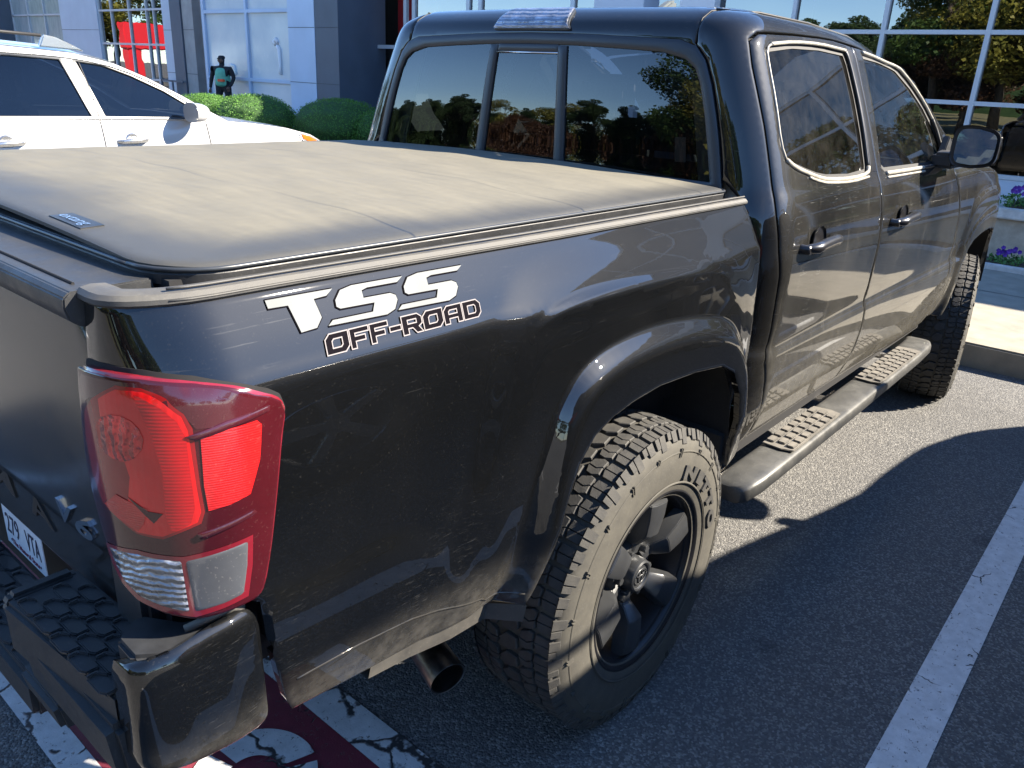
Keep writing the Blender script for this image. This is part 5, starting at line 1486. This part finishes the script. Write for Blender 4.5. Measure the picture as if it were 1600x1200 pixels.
E_=[(0,1),(1,2),(2,3),(3,4),(4,5),(5,6),(6,7),(2,8),(8,9),(9,10),(10,11),(2,12),(12,13),(13,14),(14,15),(0,16),(16,17),(17,18),(18,19),(0,20),(20,21),(21,22),(22,23)]
skin_body('body',N,E_,cl,pe)
# face, ears, hands
fa=skin_body('face',[((.020,0,1.50),.048),((.022,0,1.56),(.076,.072)),((.022,0,1.63),(.080,.076)),((.105,0,1.585),.011)],[(0,1),(1,2),(1,3)],sk,pe)
for s in (1,-1):
    base=Vector((.15,.21,.90)) if s>0 else Vector((.07,-.27,.84))
    nodes=[(tuple(base),.028),(tuple(base+Vector((.03,0,-.045))),.030)]; ed=[(0,1)]
    for k,(dy,L) in enumerate(((-.028,.055),(-.010,.065),(.010,.060),(.027,.048))):
        b0=len(nodes); nodes+= [(tuple(base+Vector((.035,dy,-.085))),.0095),(tuple(base+Vector((.045-.010,dy,-.085-L*.5))),.0085),(tuple(base+Vector((.030,dy,-.085-L))),.0075)]; ed+=[(1,b0),(b0,b0+1),(b0+1,b0+2)]
    b0=len(nodes); nodes+=[(tuple(base+Vector((.055,-s*.03,-.05))),.010),(tuple(base+Vector((.070,-s*.035,-.085))),.009)]; ed+=[(1,b0),(b0,b0+1)]
    skin_body('hand',nodes,ed,sk,pe,1,1)
skin_body('vest',[((.0,0,.86),(.20,.165)),((0,0,1.0),(.215,.165)),((0,0,1.15),(.215,.165)),((0,0,1.32),(.205,.15)),((0,0,1.40),(.12,.10))],[(0,1),(1,2),(2,3),(3,4)],ve,pe)
MB().box(.13,.222,-.02,.12,1.02,1.09,bev=.01).build('vest_patch',orng,pe)
skin_body('hair',[((-.03,0,1.60),(.075,.078)),((-.01,0,1.67),(.085,.08)),((.0,0,1.715),(.06,.06))],[(0,1),(1,2)],hr,pe)
MB().box(.088,.100,-.055,-.008,1.612,1.640,bev=.004).box(.088,.100,.008,.055,1.612,1.640,bev=.004).build('glasses',M['letter_black'],pe)

# ------------------------------------------------------------------ cars
def make_car(name,label,origin,body_mat,glass_mat,mirror_out=0,group=None):
    """x forward, right side at y=0 going to +W; nose at x=L"""
    e=empty(name,origin); tag(e,label,'car',group)
    W=1.86; HW=W/2
    PR=[(.18,.70),(.30,.74),(.45,.90),(.62,.925),(.80,.93),(.92,.915),(1.02,.895),(1.10,.875),(1.16,.845),(1.30,.785),(1.45,.715),(1.53,.672),(1.58,.63)]
    LEN=4.6
    def S(x,z):
        y=interp(PR,z)
        y-=.30*max(0,(x-3.75)/.85)**2.2+.22*max(0,(.75-x)/.75)**2.4
        # wheel-arch flares
        for cxx in (.92,3.62):
            d=math.hypot(x-cxx,z-.36); y+=.022*math.exp(-((d-.42)/.05)**2)
        return (x,-y,z)
    sil=[(.10,.35),(.02,.60),(.03,.80),(.08,.98),(.14,1.12),(.20,1.25),(.38,1.46),(.52,1.55),(1.0,1.595),(1.8,1.600),(2.25,1.575),(2.52,1.515),(2.75,1.42),(3.0,1.29),(3.22,1.165),(3.34,1.10),(3.55,1.085),(3.9,1.04),(4.2,.975),(4.38,.90),(4.52,.78),(4.58,.60),(4.56,.35)]
    def arch(cx,r=.40): return [(cx+r*math.cos(a),.36+r*math.sin(a)) for a in np.linspace(math.radians(-15),math.radians(195),18)]
    low=[(4.50,.25)]+[(4.05,.24)]+arch(3.62)+[(3.15,.24),(1.40,.24)]+arch(.92)+[(.46,.26),(.15,.28)]
    winA=[(.62,1.16),(.70,1.36),(.80,1.46),(1.00,1.505),(1.28,1.52),(1.22,1.13)]
    winB=[(1.30,1.13),(1.36,1.525),(1.80,1.530),(2.13,1.515),(2.235,1.125)]
    winC=[(2.33,1.125),(2.235,1.510),(2.42,1.49),(2.62,1.42),(2.85,1.315),(3.03,1.205),(3.10,1.135),(3.05,1.115)]
    tops=[(x,z-.012) for x,z in sil]
    side=patch('body_side',S,tops+low,body_mat,e,holes=[winA,winB,winC],step=.03,th=.02,roll=.004)
    parts=[side]
    for wn,W_ in (('rear_quarter_window',winA),('rear_door_window',winB),('front_door_window',winC)):
        g=patch(wn,S,W_,glass_mat,e,step=.08,th=0,roll=0,off=-.012); parts.append(g)
        parts.append(ribbon('window_trim',S,[inset(W_,-.006)],.016,M['gasket'] ,e,.002))
    parts.append(MB().tube(on(S,[(.62,1.115),(1.5,1.112),(3.06,1.100)],.003),.006,6).build('belt_moulding',M['silver_trim'],e,True))
    parts.append(MB().tube(on(S,chaikin([(.66,1.42),(.80,1.49),(1.0,1.525),(1.4,1.542),(1.9,1.542),(2.25,1.525),(2.55,1.468),(2.85,1.34),(3.05,1.215),(3.15,1.13)],1,False),.004),.008,6).build('window_trim_bar',M['silver_trim'],e,True))
    # door gaps
    for G_ in ([(2.28,1.13),(2.285,.85),(2.27,.50),(2.24,.34)],[(3.13,1.10),(3.14,.95),(3.15,.75),(3.10,.55),(3.02,.36)],[(1.25,1.12),(1.27,.95),(1.35,.75),(1.42,.60),(1.45,.36)],[(2.26,1.50),(2.28,1.3),(2.283,1.13)]):
        parts.append(MB().tube(on(S,resample(chaikin(G_,2,False),.05,False),-.0010),.0050,5).build('door_gap',M['rubber'],side,True))
    for hx in (1.50,2.38):
        y=S(hx,.95)[1]; parts.append(MB().tube([(hx,y+.004,.948),(hx+.03,y-.035,.951),(hx+.12,y-.042,.955),(hx+.20,y-.032,.957),(hx+.235,y+.004,.957)],[.012,.016,.019,.017,.012],10).lathe([(-.004,.0005),(-.004,.045),(.004,.052)],24,c=(hx+.115,y,.957)).build('door_handle',M['silver_trim'] if body_mat==M['white_body'] else body_mat,e,True,auto=40))
    parts.append(patch('sill_cladding',S,[(3.15,.23),(3.20,.34),(1.38,.34),(1.40,.23)],M['plastic'],e,step=.08,th=.02,roll=.004,off=.012))
    for cxx in (.92,3.62):
        parts.append(ribbon('arch_cladding',S,[[(cxx+.42*math.cos(a),.36+.42*math.sin(a)) for a in np.linspace(math.radians(-14),math.radians(194),24)]],.07,M['plastic'],e,.008,False))
    # head lamp with amber corner, tail lamp
    hl=patch('headlamp',S,[(4.03,.985),(4.22,.945),(4.40,.86),(4.47,.79),(4.36,.80),(4.18,.865),(4.05,.92)],M['headlamp'],e,step=.02,th=.01,roll=.003,off=.010,ch=1);parts.append(hl)
    patch('amber_marker',S,[(4.06,.968),(4.16,.948),(4.25,.915),(4.30,.87),(4.20,.885),(4.08,.93)],M['orange'],hl,step=.02,th=.004,roll=.001,off=.016)
    parts.append(patch('tail_light',S,[(.06,1.02),(.16,1.06),(.42,1.04),(.40,.98),(.12,.90),(.05,.92)],M['lamp_red'],e,step=.02,th=.01,roll=.003,off=.010,ch=1))
    # mirror
    mm=MB(); V,F=[],[]
    for i in range(8):
        t=i/7;s=max(.05,(1-t**2.6))**.5
        for k in range(18):
            a=2*math.pi*k/18;c_,s_=math.cos(a),math.sin(a)
            V.append((2.93+.15*t,-1.02-mirror_out+abs(c_)**.7*(1 if c_>0 else -1)*.115*s,1.165+abs(s_)**.7*(1 if s_>0 else -1)*.075*s))
    for i in range(7):
        for k in range(18): F.append((i*18+k,(i+1)*18+k,(i+1)*18+(k+1)%18,i*18+(k+1)%18))
    F.append(tuple(range(18)))
    mm.add(V,F); mm.tube([(2.98,-.95,1.13),(3.02,-.86,1.115)],.03,8)
    parts.append(mm.build('wing_mirror',body_mat,e,True,auto=50))
    # top skin: loft between the two silhouette edges, split into body, windscreen and tail glass
    def loft(name,i0,i1,mat,z0=0,crown=.045,par=None):
        V=[];F=[];n=12
        P=resample(sil[i0:i1+1],.06,False)
        for (x,z) in P:
            y=-S(x,min(z,1.60))[1]
            for k in range(n+1):
                t=-1+2*k/n
                # crown in the surface's own normal direction (up for the roof, out for ends)
                up_=min(1,max(0,(z-.9)/.3)); 
                V.append((x+(0 if up_ else 0)+(.10 if x>4 else -.08 if x<.6 else 0)*(1-t*t)*(1-min(1,max(0,(z-1.0)/.5)) if x>4 or x<.6 else 0),y*t,z-.010+crown*(1-abs(t)**2.4)*up_+z0))
        m=n+1
        for i in range(len(P)-1):
            for k in range(n): a=i*m+k;F.append((a,a+1,a+m+1,a+m))
        return mesh_obj(name,V,F,mat,par or e,True)
    a=loft('tailgate_panel',0,5,body_mat);b=loft('rear_window',5,7,glass_mat);c=loft('roof_panel',7,12,body_mat,crown=.05);d=loft('windscreen',12,15,glass_mat,crown=.05);f_=loft('bonnet',15,19,body_mat,crown=.05);g_=loft('front_bumper',19,22,body_mat)
    MB().box(4.50,4.66,-.55,.55,.42,.72,bev=.02).build('grille',M['plastic'],e)
    MB().box(.3,4.3,-.78,.78,.20,.55).box(.75,3.1,-.70,.70,.55,.62).build('floor_pan',M['black'],e)
    for sx,sy in ((1.0,-.38),(1.0,.38),(2.05,-.38),(2.05,.38)):
        MB().box(sx,sx+.5,sy-.24,sy+.24,.62,.78,bev=.04).prism([(sx-.12,.70),(sx+.04,.72),(sx-.10,1.22),(sx-.22,1.20)],sy-.23,sy+.23,1,bev=.04).prism([(sx-.20,1.24),(sx-.12,1.25),(sx-.15,1.42),(sx-.22,1.41)],sy-.13,sy+.13,1,bev=.03).build('seat',M['interior'],e,True,auto=40)
    MB().prism([(2.75,.7),(3.3,.7),(3.3,1.08),(2.95,1.09),(2.8,1.0)],-.72,.72,1,bev=.03).build('dashboard',M['interior'],e,True,auto=40)
    # roof rails
    rr=[]
    rr.append(MB().tube([(.85,-.615,1.60),(1.0,-.618,1.648),(1.3,-.62,1.672),(1.7,-.62,1.680),(2.05,-.62,1.668)],[.008,.010,.010,.010,.012],8).build('roof_rail',M['rubber'],e,True))
    rr.append(MB().prism([(2.02,1.59),(2.06,1.675),(2.14,1.665),(2.26,1.615),(2.34,1.575)],-.640,-.605,1,bev=.010).build('roof_rail_foot',M['silver_trim'],rr[0],True,auto=40))
    parts+=rr[:1]
    # wheels
    wt=MB().lathe([(-.10,.20),(-.112,.25),(-.11,.31),(-.085,.345),(.085,.345),(.11,.31),(.10,.20)],40)
    def wheel(x,y,rz):
        w=MB().lathe([(-.10,.20),(-.112,.25),(-.11,.31),(-.085,.345),(.085,.345),(.11,.31),(.10,.20)],40).build('wheel',M['tread'],e,True,auto=40); w.location=(x,y,.345); w.rotation_euler=(0,0,rz)
        r_=MB().lathe([(-.10,.205),(-.105,.20),(-.07,.19),(.06,.18)],40)
        for i in range(5):
            r_.prism([(.03,-.02),(.19,-.030),(.19,.030),(.03,.02)],-.095,-.06,1,bev=.006,mat=Matrix.Rotation(math.radians(72*i),4,'Y'))
        r_.lathe([(-.098,.0005),(-.098,.045),(-.06,.05)],24).build('rim',M['silver_trim'],w,True,auto=30)
    for x in (.92,3.62): wheel(x,-.80,0); wheel(x,.80,math.pi)
    for o in parts: 
        if o.parent==e: mirror_copy(o,e)
    return e
# white car one empty stall to the left: its right flank at y 4.6, nose near x 3.9
wc=make_car('parked_car','white crossover car with roof rails parked on the far left, nose to the shrubs',(-1.03,5.52,0),M['white_body'],M['car_glass'])
# graphite car on the right, outside the picture: it throws the shadow over the stall line and shows in the paint
dc=make_car('parked_car','graphite car parked right of the dusty pickup, beyond the picture edge, shading the stall line',(-.95,-3.33,0),M['dark_body'],M['car_glass'],.10)
dc.scale=(1.12,1.12,1.17)

# ------------------------------------------------------------------ trees behind the camera and to the right, seen mirrored in glass and paint
lf=[foliage('leaf_green',(.030,.065,.018),(.055,.105,.025),(.12,.17,.035),1.2),foliage('leaf_yellow',(.10,.115,.02),(.20,.19,.035),(.32,.28,.05),1.2),foliage('leaf_russet',(.040,.022,.014),(.080,.038,.020),(.13,.07,.03),1.2),foliage('leaf_dark',(.018,.040,.014),(.032,.062,.02),(.06,.09,.03),1.2)]
bark=simple('tree_bark',(.07,.055,.042),.9,var=.4,vs=8,bump=.6,bs=30)
def make_tree(kind,h,w,seed):
    g=np.random.default_rng(seed); m=MB(); lobes=[]
    th=h*(.30 if kind!='pine' else .5)
    m.tube([(0,0,-.1),(g.uniform(-.1,.1),0,th*.5),(g.uniform(-.2,.2),g.uniform(-.2,.2),th),(0,0,h*.75)],[.22,.17,.13,.04],8)
    for i in range(22 if kind!='pine' else 14):
        a=g.uniform(0,6.283); z=th+(h*.92-th)*g.uniform(0,1)
        k=math.sin(math.pi*min(1,max(.08,(z-th*.7)/(h-th*.7))))**.6
        q=w*k*g.uniform(.25,.85); c=(q*math.cos(a),q*math.sin(a),z)
        m.tube([(0,0,z-q*.5-.2),(c[0]*.5,c[1]*.5,z-.15*q),c],[.07,.045,.015],5)
        s=g.uniform(.55,1.15)*w*.36; lobes.append((c,s,s,s*.75))
    n=15000
    V,F=leaf_cloud(lobes,n,.095,g,.45,1.2)
    return m,V,F
tl={0:'green broad crowned tree',1:'yellow turning tree',2:'russet low bushy tree',3:'dark evergreen tree'}
spots=[]
g=np.random.default_rng(5)
protos={}
for k in range(4):
    m,V,F=make_tree('x',(9.5,9.0,5.2,10.5)[k],(3.6,3.2,3.0,2.6)[k],60+k)
    e=empty('tree',(0,0,0)); tag(e,tl[k]+' behind the viewpoint, mirrored in the glass','tree','trees across the road behind the viewpoint')
    m.build('trunk',bark,e,True); mesh_obj('crown',V,F,lf[k],e,False); protos[k]=e
first={0:1,1:1,2:1,3:1}
L=[]
for i in range(20):
    y=-36+i*2.75+g.uniform(-1.0,1.0); L.append((-33+g.uniform(-3,3),y,int(g.choice([0,0,1,1,3])) if y<12.5 else int(g.choice([2,3])),g.uniform(1.05,1.4) if y<12.5 else g.uniform(.55,.75)))
for i in range(26):
    y=16+i*4.3+g.uniform(-1.2,1.2); L.append((-66+g.uniform(-5,5),y,int(g.choice([0,3,1,3])),g.uniform(.60,.85)))
for i in range(15):
    y=-34+i*3.3+g.uniform(-1.5,1.5); L.append((-27+g.uniform(-1.5,1.5),y,2,g.uniform(.7,1.05)))
for i in range(22):
    y=14+i*3.4+g.uniform(-2,2); L.append((-50+g.uniform(-2,2),y,int(g.choice([2,2,3])) if i<11 else 3,g.uniform(.65,.85)))
for yy,kk_ in ((6.5,1),(2.5,1),(9.2,0)):
    L.append((-25.5,yy,kk_,1.15))
for i in range(10):
    L.append((-22+i*3.6+g.uniform(-1,1),60+g.uniform(-4,4),int(g.choice([0,1,1])),g.uniform(.95,1.2)))
for i in range(9):
    x=-40+i*11.0+g.uniform(-1.5,1.5); L.append((x,-62+g.uniform(-3,2),int(g.choice([0,1,3])),g.uniform(.9,1.2)))
for x,y,k,s in L:
    if first[k]: e=protos[k];first[k]=0
    else: e=copy_tree(protos[k])
    e.location=(x,y,0);e.rotation_euler=(0,0,g.uniform(0,6.28));w_=1.75 if x<-45 else 1.15; e.scale=(s*w_,s*w_,s*g.uniform(.92,1.08))
# a far wooded ridge and verge behind the trees
V=[];F=[];n=40
gr=sheet('verge',-80,-22,-80,80,.02,simple('dry_grass_verge',(.13,.12,.05),.95,var=.4,vs=2))
for i in range(n+1):
    y=-90+260*i/n; V+=[(-82-6*math.sin(i*.7),y,0),(-84-5*math.sin(i*.7),y,3.9+.9*math.sin(i*1.3)+.6*math.sin(i*2.9))]
for i in range(n): F.append((2*i,2*i+1,2*i+3,2*i+2))
o=mesh_obj('hills',V,F,lf[3],None,True);o['kind']='structure'
# red canopy structure across the lot, mirrored in the entrance glazing
rs=empty('red_canopy',(.8,47.4,0)); tag(rs,'red canopy arch across the lot, mirrored in the entrance window','canopy')
MB().box(-1.5,1.5,-.4,.4,2.1,3.5,bev=.05).build('fascia',simple('red_cladding',(.60,.02,.03),.4),rs); MB().box(.55,1.4,-.3,.3,0,2.1,bev=.03).build('post',bpy.data.materials['red_cladding'],rs)
for ob in list(bpy.data.objects):
    if ob.type=='EMPTY' and ob.parent is None and not ob.children: bpy.data.objects.remove(ob)
